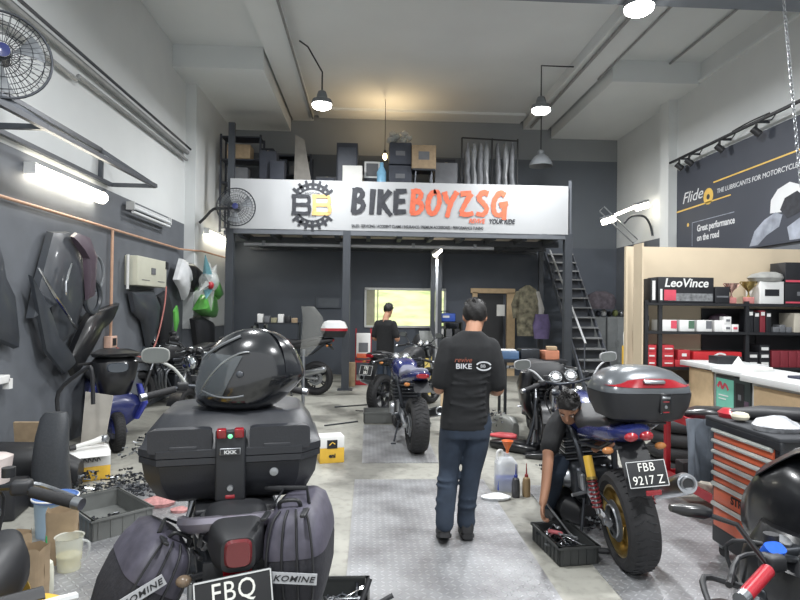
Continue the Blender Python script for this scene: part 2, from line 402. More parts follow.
SL = {
 'B': [[(.12, 0), (.2, 1.02)], [(.05, .95), (.5, 1.0), (.72, .82), (.5, .58), (.2, .52)], [(.2, .54), (.62, .5), (.78, .28), (.5, .04), (0, .0)]],
 'I': [[(.3, 1.05), (.2, -.08)]],
 'K': [[(.2, 1.05), (.1, -.08)], [(.85, 1.0), (.2, .42)], [(.28, .5), (.6, .15), (.95, -.12)]],
 'E': [[(.15, 1.0), (.08, 0)], [(.1, .96), (.85, 1.0)], [(.1, .52), (.75, .55)], [(.0, .04), (.82, .08)]],
 'O': [[(.62, 1.0), (.25, .85), (.06, .42), (.2, .05), (.55, .06), (.85, .5), (.75, .95), (.45, 1.0)]],
 'Y': [[(.05, 1.0), (.25, .6), (.45, .5)], [(.95, 1.02), (.55, .55), (.25, -.15)]],
 'Z': [[(.05, .92), (.8, .98)], [(.8, .95), (.4, .5), (.08, .08)], [(.02, .06), (.5, .0), (.95, .08)]],
 'S': [[(.85, .95), (.45, 1.0), (.2, .75), (.5, .52), (.75, .28), (.5, .02), (.02, .06)]],
 'G': [[(.9, .9), (.5, 1.0), (.12, .6), (.15, .12), (.5, .0), (.8, .15)], [(.5, .45), (1.1, .55)], [(.86, .5), (.82, -.2)]]}
lt = MB()
x0 = -1.0
for k, ch in enumerate('BIKEBOYZSG'):
    wch = .19 if ch == 'I' else .345; 
    for s_ in SL[ch]:
        ribbon(lt, [(x0 + x * wch * .85 if ch != 'I' else x0 + x * .3, -.13 + y * .45) for x, y in s_], .115, .085, ink if k < 4 else orin, Fb)
    x0 += wch * .96
    if k == 3: lt.build('brush_lettering', ban)['label'] = 'brush-painted BIKE in black'; lt = MB()
lt.build('brush_lettering', ban)['label'] = 'brush-painted BOYZSG in orange'
tx = MB()
text_into(tx, 'REVIVE', .13, orin, Fb @ Matrix.Translation((1.36, -.3, 0)), shear=.2, xs=.8, bold=.004)
tx.build('slogan_lettering', ban); tx = MB()
text_into(tx, 'YOUR RIDE', .13, ink, Fb @ Matrix.Translation((1.77, -.3, 0)), shear=.2, xs=.78, bold=.005)
tx.build('slogan_lettering', ban); tx = MB()
text_into(tx, 'SALES / SERVICING / ACCIDENT CLAIMS / INSURANCE / PREMIUM ACCESSORIES / PERFORMANCE TUNING', .085, ink, Fb @ Matrix.Translation((-1.0, -.43, 0)), xs=.66, bold=.002)
tx.build('service_lettering', ban); tx = MB()
text_into(tx, 'MOTOR', .07, ink, Fb @ Matrix.Translation((-1.78, .2, 0)), align='CENTER', xs=1.2); tx.build('logo_lettering', ban); tx = MB(); text_into(tx, 'BIKE', .07, ink, Fb @ Matrix.Translation((-1.78, -.24, 0)), align='CENTER', xs=1.2)
tx.build('logo_lettering', ban)
lg = MB(); cx, cy = -1.78, 0.0
for (xb, mm) in ((-.36, ink), (.04, goldin)):
    for pts in ([(0, .17), (0, -.17)], [(-.05, .17), (.25, .17), (.29, .12), (.29, .05), (.24, 0)], [(0, 0), (.25, 0), (.3, -.05), (.3, -.13), (.25, -.17), (-.05, -.17)]):
        ribbon(lg, [(cx + xb + a, cy + b) for a, b in pts], .07, .07, mm, Fb)
for sgn in (1, -1):
    for rr, ww in ((.42, .05), (.33, .03)):
        ribbon(lg, [(cx + rr * math.cos(R(a)) , cy + sgn * (rr * math.sin(R(a)) * .98 + .0)) for a in range(38, 143, 13)], ww, ww, ink, Fb)
    for a in range(38, 143, 17):
        r0, r1 = .32, .5; c_, s_ = math.cos(R(a)), math.sin(R(a))
        ribbon(lg, [(cx + r0 * c_, cy + sgn * r0 * s_), (cx + r1 * c_, cy + sgn * r1 * s_)], .07, .045, ink, Fb)
lg.build('gear_logo', ban)['label'] = 'black and gold double B inside chain ring arcs'
# ------------------------------------------------------------------ ceiling lamps
lens_e = mat('lamp_lens', (255, 252, 244), .3, var=0, emit=14)
tube_e = mat('tube_glow', (255, 247, 228), .3, var=0, emit=9)
def highbay(x, y, z, label, zc=None, power=80, conduit=None):
    t = empty('high_bay_lamp', (x, y, z), label=label, cat='ceiling lamp', group='round high bay lamps')
    MB().lathe([(.03, .22), (.07, .2), (.09, .14), (.1, .08), (.17, .05), (.185, .0), (.18, -.03)], (0, 0, 0), grey).build('lamp_housing', t)
    MB().lathe([(.005, -.03), (.175, -.03), (.165, -.07), (.12, -.1), (.005, -.115)], (0, 0, 0), lens_e).build('lens', t)
    zc = ZC if zc is None else zc
    m = MB(); pts = [(0, 0, .2), (0, 0, (zc - z) - .02)]
    if conduit: pts = [(0, 0, .2), (0, 0, conduit[0])] + [tuple(p) for p in conduit[1:]]
    m.tube(pts, .014, dkmetal); m.build('hanging_rod', t)
    area_light('high_bay_light', (0, 0, -.13), .34, power, parent=t)
highbay(-.89, 10.3, 5.27, 'lit round lamp hanging above the left half of the banner', conduit=(.55, (-.25, -.1, .95), (-.4, -.1, 1.05)))
highbay(3.17, 10.7, 5.44, 'lit round lamp hanging above the right end of the lettering', conduit=(.8, (.7, 0, .8), (1.0, -.9, .86)))
highbay(3.25, 6.9, 5.4, 'lit round lamp under the dark beam at the top edge', zc=5.45, power=120)
for x, y in ((-.9, 4.2), (3.2, 3.4), (-.9, .4), (3.2, .2)):  # extra lamps out of view, added to brighten the near floor
    highbay(x, y, 5.4, 'unseen round lamp added overhead to brighten the near floor', power=115 if x > 0 else 95)
def batten(p0, p1, w, label, power=0, lit=True, ntube=1, em=None):
    p0, p1 = Vector(p0), Vector(p1); L_ = (p1 - p0).length; c = (p0 + p1) / 2
    a = math.atan2(p1.y - p0.y, p1.x - p0.x)
    t = empty('tube_light', c, rz=a, label=label, cat='tube light', group='tube lights on the walls')
    MB().box((0, .03, .03), (L_, .06, .05), white, bev=.01).build('fixture_body', t)
    MB().box((-L_ / 2 - .01, .0, .0), (.03, .12, .12), white).build('end_cap', t); MB().box((L_ / 2 + .01, .0, .0), (.03, .12, .12), white).build('end_cap', t)
    for i in range(ntube):
        m = MB(); m.cyl((-L_ / 2, -.03, -.02 - i * .07), (L_ / 2, -.03, -.02 - i * .07), w, em or tube_e, n=12); m.build('tube', t)
    return t
batten((-3.53, 6.2, 3.02), (-3.53, 7.75, 3.1), .075, 'brightly lit tube light on the left wall below the bracket frame')
off_e = mat('tube_off', (225, 228, 230), .3, var=0)
batten((-3.5, 8.65, 3.1), (-3.5, 10.2, 3.1), .022, 'unlit twin tube light on the left wall past the bracket frame', ntube=2, em=off_e)
batten((-3.33, 12.0, 3.12), (-3.33, 13.9, 3.22), .05, 'lit tube light on the left wall under the far fan')
# tube under the mezzanine at the post
t = empty('tube_light', (1.46, 12.55, 2.86), label='short lit lamp at the top of the pale pole under the mezzanine', cat='tube light', rot=(0, R(-35), R(40)))
MB().cyl((-.1, 0, 0), (.12, 0, 0), .05, tube_e).build('tube', t); MB().box((0, 0, .06), (.26, .09, .05), white, bev=.01).build('fixture_body', t)
thing('pole', MB().cyl((0, 0, 0), (0, 0, 2.84), .03, mat('pale_conduit', (150, 152, 156), .5)), 'pale grey upright pole beneath the small lit lamp', 'pole', loc=(1.46, 12.6, 0))
area_light('under_mezz_light', (1.46, 12.4, 2.72), .3, 12)
# flood lamp on the right wall
t = empty('wall_floodlight', (6.0, 12.4, 3.3), label='twin lit bar lamp on a bent arm beside the poster on the right wall', cat='wall lamp')
MB().tube([(.18, 0, 0), (.12, 0, .25), (-.05, -.05, .42), (-.35, -.1, .4), (-.5, -.1, .25)], .025, dkmetal, smooth=4).build('arm', t)
for k, (x, z) in enumerate(((-.1, .62), (-.85, .3))):
    q = empty('lamp_head', (x, -.1, z), parent=t, rot=(0, R(-18), R(10)))
    MB().box((0, 0, 0), (.3, .12, .12), tube_e, bev=.02).build('lens', q); MB().box((0, .0, .09), (.32, .14, .05), grey, bev=.02).build('housing', q)
MB().tube([(-.8, -.05, .38), (-.1, -.05, .68)], .03, tube_e).build('tube', t)
MB().tube([(-1.05, -.1, .5), (-.95, -.1, .6), (-.2, -.1, -.1), (-.3, -.1, -.18), (-1.05, -.1, .5)], .015, steel).build('guard_wire', t)
# warm lamp in the storage
area_light('storage_lamp_light', (.33, 13.2, 5.25), .12, 10, col=(1, .72, .4), rot=(R(180), 0, 0), shape='DISK')
t = empty('bulb_lamp', (.3, 12.9, 5.02), label='bright warm bulb lamp among the stored boxes left of the dark tower', cat='lamp')
MB().ball((0, 0, 0), (.05, .05, .08), mat('warm_bulb', (255, 226, 170), .3, var=0, emit=5)).build('bulb', t)
MB().cyl((0, 0, .07), (0, 0, .14), .03, dkmetal).build('socket', t); MB().tube([(0, 0, .14), (0, 0, 1.3)], .008, dkmetal).build('cord', t)
t = empty('dome_lamp', (3.74, 12.6, 4.82), label='unlit bell-shaped dome lamp hanging over the right end of the banner', cat='ceiling lamp')
MB().lathe([(.03, .36), (.07, .34), (.08, .26), (.16, .2), (.24, .08), (.26, 0), (.25, 0), (.22, .08), (.05, .24)], (0, 0, 0), grey).build('shade', t)
MB().tube([(0, 0, .36), (0, 0, 1.5)], .012, dkmetal).build('hanging_rod', t)

# ------------------------------------------------------------------ pipes
pipe_m = mat('painted_pipe', (140, 142, 142), .6); copper = mat('orange_pipe', (188, 150, 126), .5)
thing('wall_pipe', MB().tube([(XL + .07, 2, 4.56), (XL + .07, 11.3, 4.58)], .04, pipe_m).tube([(XL + .16, 2, 4.6), (XL + .16, 11.2, 4.62)], .02, dkmetal), 'upper grey pipe running along the white left wall', 'pipe')
thing('wall_pipe', MB().tube([(XL + .06, 5.5, 4.34), (XL + .06, 7.1, 4.34), (XL + .06, 7.15, 4.4), (XL + .06, 11.3, 4.44)], .028, pipe_m), 'thin lower grey pipe on the white left wall beside the near fan', 'pipe')
thing('air_pipe', MB().tube([(XL + .05, 2, 2.67), (XL + .05, 11.0, 2.7), (-3.3, 11.6, 2.72), (-3.3, 14, 2.76)], .018, copper), 'long orange air pipe running level across the dark left wall', 'pipe')
t = empty('air_drop_pipe', (XL + .05, 8.18, 0), label='orange pipe dropping from the air line to a wall socket box', cat='pipe')
MB().tube([(0, 0, 2.68), (0, 0, 1.22)], .02, copper).build('pipe', t); MB().box((0.0, 0, 1.14), (.1, .2, .16), mat('peach_box', (214, 178, 160), .5), bev=.01).box((.055, 0, 1.14), (.01, .1, .1), black).build('socket_box', t)
thing('air_hose', MB().tube([(XL + .3, 9.6, 1.95), (XL + .34, 9.4, 1.6), (XL + .32, 9.1, 1.05), (XL + .25, 8.8, .88), (XL + .08, 8.3, 1.05)], .012, mat('pink_hose', (168, 104, 98), .5), smooth=6), 'thin pink hose looping down from the white box to the socket', 'hose')
thing('conduit', MB().tube([(XL + .04, 10.3, 2.0), (XL + .04, 10.3, .9)], .01, pipe_m), 'thin grey conduit under the white electrical box', 'pipe')
def ceil_pipe(pts, r, label): thing('ceiling_pipe', MB().tube(pts, r, pipe_m), label, 'pipe')
ceil_pipe([(-1.42, 2, ZC - .17), (-1.42, 14, ZC - .17)], .022, 'thin pipe along the left long ceiling beam')
ceil_pipe([(3.9, 7.2, ZC - .24), (3.9, 14, ZC - .24)], .03, 'thin pipe along the right long ceiling beam')
ceil_pipe([(5.6, 7.2, ZC - .04), (5.6, 10.6, ZC - .04)], .02, 'thin pipe on the ceiling close to the right wall')
ceil_pipe([(4.38, 7.2, ZC - .22), (4.38, 11, ZC - .22)], .02, 'second thin pipe on the right side of the right ceiling beam')

# ------------------------------------------------------------------ wall bracket frame, left
t = empty('bracket_frame', (XL, 0, 0), label='dark steel tube bracket frame high on the left wall beneath the near fan', cat='frame')
fm = mat('frame_steel', (74, 78, 84), .4, .4)
def sq(pts, r=.035): return MB().tube(pts, r, fm, n=4)
sq([(.05, 4.0, 3.3), (.05, 8.11, 3.29)]).build('wall_rail', t)
sq([(.05, 4.0, 3.67), (.05, 7.79, 3.68)]).build('wall_rail', t)
sq([(.05, 7.8, 3.3), (.05, 7.8, 3.68)]).build('upright', t)
sq([(.05, 8.11, 3.29), (.62, 8.18, 3.3)]).build('cross_rail', t)
sq([(.05, 7.79, 3.68), (.62, 8.18, 3.3)]).build('brace', t)
sq([(.53, 4.0, 3.3), (.62, 8.18, 3.3)]).build('outer_rail', t)
sq([(.05, 5.55, 3.3), (.57, 5.56, 3.3)]).build('cross_rail', t)
sq([(.05, 4.9, 3.68), (.57, 5.56, 3.3)]).build('brace', t)

# ------------------------------------------------------------------ fans
def fan(loc, rad, label, rot, arm):
    t = empty('wall_fan', loc, label=label, cat='fan', group='black wall fans', rot=rot)
    cage = MB()
    cage.torus((0, 0, 0), rad, .012, dkmetal, ax='Y', n=40, k=6)
    for sgn in (-1, 1):
        for rr, yy in ((rad * .85, .07), (rad * .6, .1), (rad * .36, .11), (rad * .2, .11)):
            cage.torus((0, sgn * yy, 0), rr, .0035, dkmetal, ax='Y', n=32, k=4)
        for k in range(36):
            a = 2 * math.pi * k / 36; c, s_ = math.cos(a), math.sin(a)
            cage.tube([(rad * c, 0, rad * s_), (rad * .85 * c, sgn * .07, rad * .85 * s_), (rad * .2 * c, sgn * .115, rad * .2 * s_)], .003, dkmetal, n=4)
    cage.build('cage', t)
    bl = MB()
    for k in range(3):
        a0 = 2 * math.pi * k / 3 + .4; pts = []
        g = []
        for i in range(6):
            rr = rad * (.15 + .7 * i / 5); row = []
            for j in range(5):
                aa = a0 + (j / 4 - .5) * .8 * (.5 + i / 8); row.append((rr * math.cos(aa), (j / 4 - .5) * .09, rr * math.sin(aa)))
            g.append(row)
        bl.sheet(g, grey, thick=.004)
    bl.build('blade_set', t)
    MB().cyl((0, -.05, 0), (0, .16, 0), rad * .17, black).build('motor', t)
    MB().lathe([(.001, -.13), (rad * .16, -.125), (rad * .16, -.1)], (0, 0, 0), blue, ax='Y').build('centre_badge', t)
    m = MB(); m.tube([(0, .12, 0)] + arm, .028, black, smooth=3); m.build('wall_arm', t)
    return t
fan((-3.25, 5.24, 3.84), .38, 'large black wire-cage fan at the top left corner', (0, 0, R(32)), [(-.05, .26, -.05), (-.1, .28, -.2), (-.2, .2, -.25)])
fan((-2.58, 11.25, 3.55), .36, 'black wire-cage fan in front of the left end of the banner', (0, 0, R(4)), [(-.2, .2, 0), (-.45, .2, -.02), (-.62, .2, -.2), (-.72, .2, -.3)])

# ------------------------------------------------------------------ poster, track lights and chain on the right
t = empty('wall_poster', (XR - .03, 8.6, 3.55), label='dark lubricant poster with gold disc and rider artwork on the right wall', cat='poster')
pm = mat('poster_print', (62, 66, 76), .6, var=.08, scale=1)
MB().box((0, 0, 0.05), (.03, 5.5, 1.82), pm).build('poster_sheet', t)
FP = fr((-.017, 0, 0), (0, -1, 0), (0, 0, 1))
def pp(y, z): return (8.6 - y, z - 3.55)
pw_ = mat('poster_white', (214, 216, 218), .6, var=.03); pg = mat('poster_gold', (222, 184, 92), .5); pgr = mat('poster_grey', (150, 156, 168), .6, var=.35, scale=5)
def fl(name, mb, **k): return mb.build(name, t, **k)
m = MB(); text_into(m, 'Flide', .3, pw_, FP @ Matrix.Translation((*pp(11.15, 3.77), 0)), shear=.3, xs=1.25); fl('logo_lettering', m)
m = MB(); text_into(m, 'THE LUBRICANTS FOR MOTORCYCLES AND SCOOTERS', .115, pw_, FP @ Matrix.Translation((*pp(10.0, 3.76), 0)), shear=.1, xs=1.0); fl('slogan_lettering', m)
m = MB(); text_into(m, 'Great performance', .17, pw_, FP @ Matrix.Translation((*pp(10.62, 3.16), 0)), xs=.85, bold=.004); text_into(m, 'on the road', .17, pw_, FP @ Matrix.Translation((*pp(10.62, 2.98), 0)), xs=.85, bold=.004); fl('caption_lettering', m)
m = MB(); ribbon(m, [pp(11.35, 3.64), pp(9.6, 3.66)], .03, .02, pg, FP); fl('gold_line', m)
m = MB(); ribbon(m, [pp(10.1, 3.98), pp(6.2, 4.02)], .025, .025, pg, FP); fl('gold_line', m)
m = MB(); m.lathe([(.001, .002), (.15, .002), (.15, 0)], (*pp(10.26, 3.76), 0), pg, M=FP); m.lathe([(.001, .004), (.05, .004), (.05, .002)], (*pp(10.26, 3.75), 0), ink, M=FP); fl('gold_disc', m)
m = MB(); m.lathe([(.001, .002), (.035, .002), (.035, 0)], (*pp(10.93, 3.33), 0), pg, M=FP); fl('gold_dot', m)
m = MB(); ribbon(m, [pp(10.78, 3.35), pp(9.5, 3.35)], .012, .012, pgr, FP); ribbon(m, [pp(10.78, 3.35), pp(10.78, 2.9)], .012, .012, pgr, FP); fl('caption_frame', m)
m = MB()
m.poly([pp(y, z) for y, z in ((9.1, 2.72), (8.98, 2.95), (8.75, 3.1), (8.5, 3.18), (8.35, 3.12), (8.42, 2.95), (8.7, 2.85), (8.9, 2.72))], .002, pgr, M=FP)
m.poly([pp(y, z) for y, z in ((8.62, 3.18), (8.6, 3.38), (8.45, 3.52), (8.2, 3.58), (8.0, 3.5), (7.92, 3.36), (8.1, 3.22), (8.35, 3.16))], .002, pw_, M=FP)
m.poly([pp(y, z) for y, z in ((8.4, 3.2), (8.3, 3.36), (8.05, 3.42), (7.9, 3.3), (8.0, 3.1), (8.25, 3.05))], .003, ink, M=FP)
m.poly([pp(y, z) for y, z in ((8.2, 2.72), (8.25, 2.92), (8.0, 3.02), (7.6, 3.1), (7.2, 3.0), (7.0, 2.72))], .002, pgr, M=FP)
fl('rider_artwork', m)
t = empty('track_light_rail', (5.98, 7.6, 4.62), label='black track rail with small spot heads along the top of the poster', cat='track light')
MB().box((0, 0, 0), (.04, 7.4, .04), black).build('rail', t)
MB().tube([(0, 1.7, .03), (.1, 1.4, .1), (.0, .8, .04)], .012, black, smooth=5).build('cable', t)
for k, y in enumerate((3.35, 3.0, 2.05, 1.1, -.0, -.9)):
    m = MB(); m.cyl((0, y, -.02), (0, y, -.1), .02, black); m.cyl((.05, y - .02, -.2), (-.04, y + .03, -.1), .055, black); m.build('spot_head', t)
    MB().tube([(0, y - .1, -.02), (0, y - .35, -.08), (.02, y - .4, -.02)], .01, black).build('bracket', t)
    MB().box((.11, y, 0), (.2, .03, .03), dkmetal).build('bracket', t)
m = MB()
z = 5.46; k = 0; x = 4.66
while z > 3.1:
    a = k % 2; Mx = Matrix.Translation((x, 6.35, z)) @ Matrix.Rotation(R(90 * a), 4, 'Z') @ Matrix.Diagonal((1, .6, 1, 1))
    m.torus((0, 0, 0), .024, .006, steel, ax='X', n=12, k=5, M=Matrix.Translation((x, 6.35, z)) @ Matrix.Rotation(R(90 * a), 4, 'Z') @ Matrix.Diagonal((1, .65, 1.15, 1)))
    z -= .042; x += .0042; k += 1
thing('hoist_chain', m, 'steel link chain hanging from the near beam in front of the poster', 'chain')

# ------------------------------------------------------------------ storage on the mezzanine
MZ = 3.245
def cbox(mb, c, d, m, rz=0): return mb.box(c, d, m, rz=rz, bev=.008)
def carton(name, x, y, z, d, m, label, cat='box', group=None, rz=0, tape=True, lab=None):
    t = empty(name, (x, y, z), rz=rz, label=label, cat=cat, group=group)
    MB().box((0, 0, d[2] / 2), d, m, bev=.01).build('carton_body', t)
    if tape: MB().box((0, 0, d[2] + .001), (d[0] * .12, d[1] * .98, .003), mat('tape', (190, 170, 130), .3)).build('tape', t)
    if lab: MB().box((0, -d[1] / 2 - .002, d[2] * .55), (d[0] * .45, .004, d[2] * .35), lab).build('printed_label', t)
    return t
dkbox = mat('dark_crate', (58, 62, 72), .7, var=.15); gybox = mat('grey_carton', (104, 106, 110), .8)
def rack(x, y, wd, h, label, shelves=4, stuff=()):
    t = empty('storage_rack', (x, y, MZ), label=label, cat='rack', group='dark storage racks on the mezzanine')
    for a in (-1, 1):
        for b in (-1, 1): MB().box((a * wd / 2, b * .22, h / 2), (.04, .04, h), dkbox).build('upright', t)
    for k in range(shelves + 1): MB().box((0, 0, .1 + k * (h - .15) / shelves), (wd, .46, .025), dkbox).build('shelf', t)
    return t
rack(-2.85, 13.0, .85, 2.15, 'dark storage rack with a carton at the far left of the mezzanine')
rack(-1.85, 13.75, .9, 1.95, 'dark storage rack left of the leaning board upstairs')
k = 0
for x, y, z, d, m, lb in (
    (-2.88, 12.9, 1.62, (.5, .4, .3), card, 'brown carton on the top left shelf of the mezzanine storage'),
    (-2.9, 12.9, 1.12, (.44, .4, .3), gybox, 'grey carton one shelf below the brown one at far left'),
    (-2.22, 12.75, 0, (.36, .4, 1.75), dkbox, 'tall dark crate right of the far left rack upstairs'),
    (-1.72, 13.65, 1.42, (.34, .3, .2), gybox, 'small pale carton on the second rack beneath the ceiling block'),
    (-2.1, 13.65, 1.42, (.3, .3, .35), dkbox, 'dark box beside the small pale carton on the second rack'),
    (-1.0, 13.4, 0, (.5, .5, 1.35), gybox, 'grey carton stack behind the leaning board')):
    zz = MZ + z + (.02 if z else 0)
    if lb.startswith('brown carton on the top'): zz = MZ + .1 + 3 * 2.0 / 4 + .013
    elif lb.startswith('grey carton one'): zz = MZ + .1 + 2 * 2.0 / 4 + .013
    elif z: zz = MZ + .1 + 3 * 1.8 / 4 + .013
    carton('carton', x, y, zz, d, m, lb, group='cartons stored on the mezzanine')
# leaning board
thing('leaning_board', MB().poly([(0, 0), (.5, 0), (.42, .9), (.2, 2.1), (.0, 2.2)], .03, mat('board', (150, 146, 140), .7), M=fr((0, 0, 0), (1, 0, 0), (0, .12, 1))), 'tall pale pointed board leaning among the storage upstairs', 'board', loc=(-1.68, 12.6, MZ))
thing('storage_cabinet', MB().box((0, 0, 1.0), (.46, .45, 2.0), dkbox, bev=.01).box((0, -.23, 1.0), (.38, .01, 1.8), mat('cab_door', (70, 75, 86), .5)), 'tall dark cabinet upstairs above the gear logo right side', 'cabinet', loc=(-.53, 12.9, MZ))
carton('carton', -.4, 12.5, MZ, (.42, .36, 1.42), paper, 'tall white carton standing at the foot of the dark cabinet upstairs', tape=False)
m = MB()
for i in range(26): a = rnd.random() * 6.28; m.ball((rnd.uniform(-.1, .1), rnd.uniform(-.1, .1), .1 + i * .05), (.09, .08, .07), frosted, n=8, k=5)
thing('plastic_wrap', m, 'pale crumpled plastic wrap heap right of the white carton upstairs', 'plastic wrap', loc=(-.12, 13.1, MZ))
t = empty('framed_picture', (.02, 12.7, MZ), label='small framed picture with dark figure standing upstairs', cat='picture')
MB().box((0, 0, .8), (.34, .03, 1.6), dkbox).build('stand', t); MB().box((0, -.02, 1.42), (.34, .02, .36), white).box((0, -.032, 1.42), (.26, .004, .28), gybox).build('picture', t)
thing('bottle', MB().lathe([(.001, 0), (.1, 0), (.1, .9), (.1, 1.3), (.04, 1.42), (.04, 1.5), (.001, 1.5)], (0, 0, 0), mat('blue_bottle', (120, 170, 200), .2)), 'tall pale blue canister beside the framed picture upstairs', 'bottle', loc=(.22, 12.35, MZ))
t = empty('crate_tower', (.62, 12.6, MZ), label='dark crate tower topped with crumpled plastic beside the warm bulb', cat='crate')
for k in range(4): MB().box((0, 0, .25 + k * .49), (.5 - .02 * (k % 2), .45, .47), dkbox, bev=.02).box((0, -.23, .25 + k * .49), (.2, .01, .1), gybox).build('crate', t)
m = MB()
for i in range(22): m.ball((rnd.uniform(-.22, .22), rnd.uniform(-.2, .2), 2.0 + rnd.random() * .18), (.09, .09, .06), frosted, n=8, k=5)
m.build('plastic_sheet', t)
t = empty('stool', (1.12, 12.5, MZ), label='stool upstairs carrying a brown carton right of the dark tower', cat='stool')
MB().box((0, 0, 1.37), (.48, .4, .04), dkmetal).build('seat', t)
for a in (-1, 1):
    for b in (-1, 1): MB().tube([(a * .17, b * .14, 1.35), (a * .22, b * .18, 0)], .018, dkmetal).build('leg', t)
carton('carton', 1.12, 12.5, MZ + 1.39, (.52, .4, .5), card, 'brown carton sitting on the stool upstairs', lab=gybox)
carton('carton', 1.65, 12.9, MZ, (.5, .45, 1.62), gybox, 'tall grey carton between the stool and the garment rack upstairs')
carton('carton', 1.2, 13.6, MZ, (.8, .4, 1.1), dkbox, 'dark carton behind the stool upstairs')
t = empty('garment_rack', (2.6, 12.6, MZ), label='black garment rack with plastic-covered clothes upstairs', cat='garment rack')
for x in (-.62, .05, .62): MB().tube([(x, 0, 0), (x, 0, 2.16)], .018, black).build('post', t)
MB().tube([(-.62, 0, 2.16), (.62, 0, 2.12)], .018, black).build('top_rail', t)
for x in (-.62, .62): MB().box((x, 0, .02), (.05, .5, .04), black).build('foot', t)
shr = mat('garment_cover', (150, 153, 156), .35, alpha=.6, var=.3)
for i, x in enumerate((-.5, -.36, -.22, -.08, .18, .34, .49)):
    h = rnd.uniform(1.15, 1.5); secs = []
    for j in range(9):
        v = j / 8; wv = (.045 + .025 * rnd.random()) if j else .02
        secs.append((2.05 - v * h, x + rnd.uniform(-.015, .015), rnd.uniform(-.02, .02), wv, .03 + .13 * math.sin(v * 1.7 + .2), 2.2))
    m = MB(); m.loft(secs, shr if i % 2 else mat('garment_grey', (110, 112, 116), .8, var=.3), n=14); o = m.build('hanging_garment'); o.location = (2.6, 12.6, MZ)
    tag(o, ['dark garment', 'plastic-covered garment'][i % 2] + ' ' + ['leftmost', 'second from left', 'third from left', 'fourth from left', 'fifth from left', 'sixth from left', 'rightmost'][i] + ' on the black garment rack upstairs', 'garment', 'garments on the upstairs rack')

for i, (x, y, d, lb) in enumerate(((-2.0, 12.55, (.3, .3, 1.5), 'narrow dark crate before the second rack upstairs'), (-.98, 12.75, (.4, .35, 1.2), 'dark crate between the leaning board and the tall cabinet'), (1.72, 13.6, (.5, .3, 1.9), 'tall dark crate behind the grey carton upstairs'), (-2.45, 13.8, (.34, .3, 2.1), 'tallest dark crate at the back between the racks'), (3.4, 13.6, (.6, .4, 1.3), 'dark crate right of the garment rack upstairs'))):
    carton('crate', x, y, MZ, d, dkbox, lb, cat='crate', group='dark crates upstairs', tape=False, lab=gybox if i % 2 else None)
# ------------------------------------------------------------------ motorcycles
mirg = mat('mirror_dull', (116, 120, 118), .3, .5, var=.1)
spd = mat('gauge_face', (210, 212, 214), .4, var=.05)
def wheel(bike, name, y, R_=.31, wt=.09, rim=gold, disc=True, spokes=5, rimr=None):
    # axle at (0,y,R_)
    e = empty(name, (0, y, R_), parent=bike)
    rr = rimr or R_ * .68; m = MB(); prof = []
    secs = [(rr, -.72), (rr + (R_ - rr) * .35, -.98), (rr + (R_ - rr) * .7, -.92), (R_ * .965, -.68), (R_ * .992, -.35), (R_, 0), (R_ * .992, .35), (R_ * .965, .68), (rr + (R_ - rr) * .7, .92), (rr + (R_ - rr) * .35, .98), (rr, .72)]
    rs = []
    for i in range(56):
        a = 2 * math.pi * i / 56; rs.append([(h * wt, r * math.cos(a), r * math.sin(a)) for r, h in secs])
    m.rings(rs, rubber, close=True); 
    for i in range(40):       # tread grooves as thin raised ribs
        a = 2 * math.pi * i / 40
        for sg in (-1, 1):
            pts = [(sg * wt * f, R_ * (1.0 - .035 * f * f * 1.2) * math.cos(a + g), R_ * (1.0 - .035 * f * f * 1.2) * math.sin(a + g)) for f, g in ((.08, 0), (.35, .05), (.66, .07))]
            m.tube(pts, .0035, black, n=4)
    m.build('tyre', e)
    m = MB(); rs = []
    for i in range(48):
        a = 2 * math.pi * i / 48
        rs.append([(h * wt, r * math.cos(a), r * math.sin(a)) for r, h in ((rr + .012, -.78), (rr - .006, -.8), (rr - .03, -.3), (rr - .03, .3), (rr - .006, .8), (rr + .012, .78), (rr + .002, .3), (rr + .002, -.3))])
    m.rings(rs, rim, close=True)
    m.cyl((-.06, 0, 0), (.06, 0, 0), .042, rim)
    for k in range(spokes):
        a = 2 * math.pi * k / spokes
        for da in (-.13, .13):
            m.tube([(0, .03 * math.cos(a), .03 * math.sin(a)), (0, (rr - .02) * math.cos(a + da), (rr - .02) * math.sin(a + da))], [.02, .014], rim, n=8)
    m.build('rim', e)
    if disc:
        for sg in ((-1,) if name == 'rear_wheel' else (-1, 1)):
            m = MB(); m.lathe([(.075, 0), (.13, 0), (.13, .005), (.075, .005)], (sg * (wt * .72 + .012), 0, 0), steel, ax='X', n=32); m.lathe([(.03, 0), (.08, .0), (.08, .008), (.03, .008)], (sg * (wt * .72 + .012), 0, 0), dkmetal, ax='X', n=16)
            m.build('brake_disc', e)
    return e
def plate_on(bike, loc, rot, l1, l2, wd=.23, ht=.15):
    e = empty('number_plate', loc, parent=bike, rot=rot)
    m = MB(); m.box((0, 0, 0), (wd, .006, ht), black, bev=.006)
    for s_ in (-1, 1): m.box((0, -.004, s_ * (ht / 2 - .004)), (wd - .008, .003, .004), white); m.box((s_ * (wd / 2 - .004), -.004, 0), (.004, .003, ht - .008), white)
    m.build('plate', e)
    F = fr((0, -.0045, 0), (1, 0, 0), (0, 0, 1)); m = MB(); pwm = mat('plate_white', (232, 232, 226), .5, var=0)
    text_into(m, l1, ht * .46, pwm, F @ Matrix.Translation((0, ht * .1, 0)), align='CENTER', xs=.86, spacing=1.08)
    text_into(m, l2, ht * .46, pwm, F @ Matrix.Translation((0, -ht * .38, 0)), align='CENTER', xs=.86, spacing=1.05)
    m.build('registration_lettering', e)
    return e
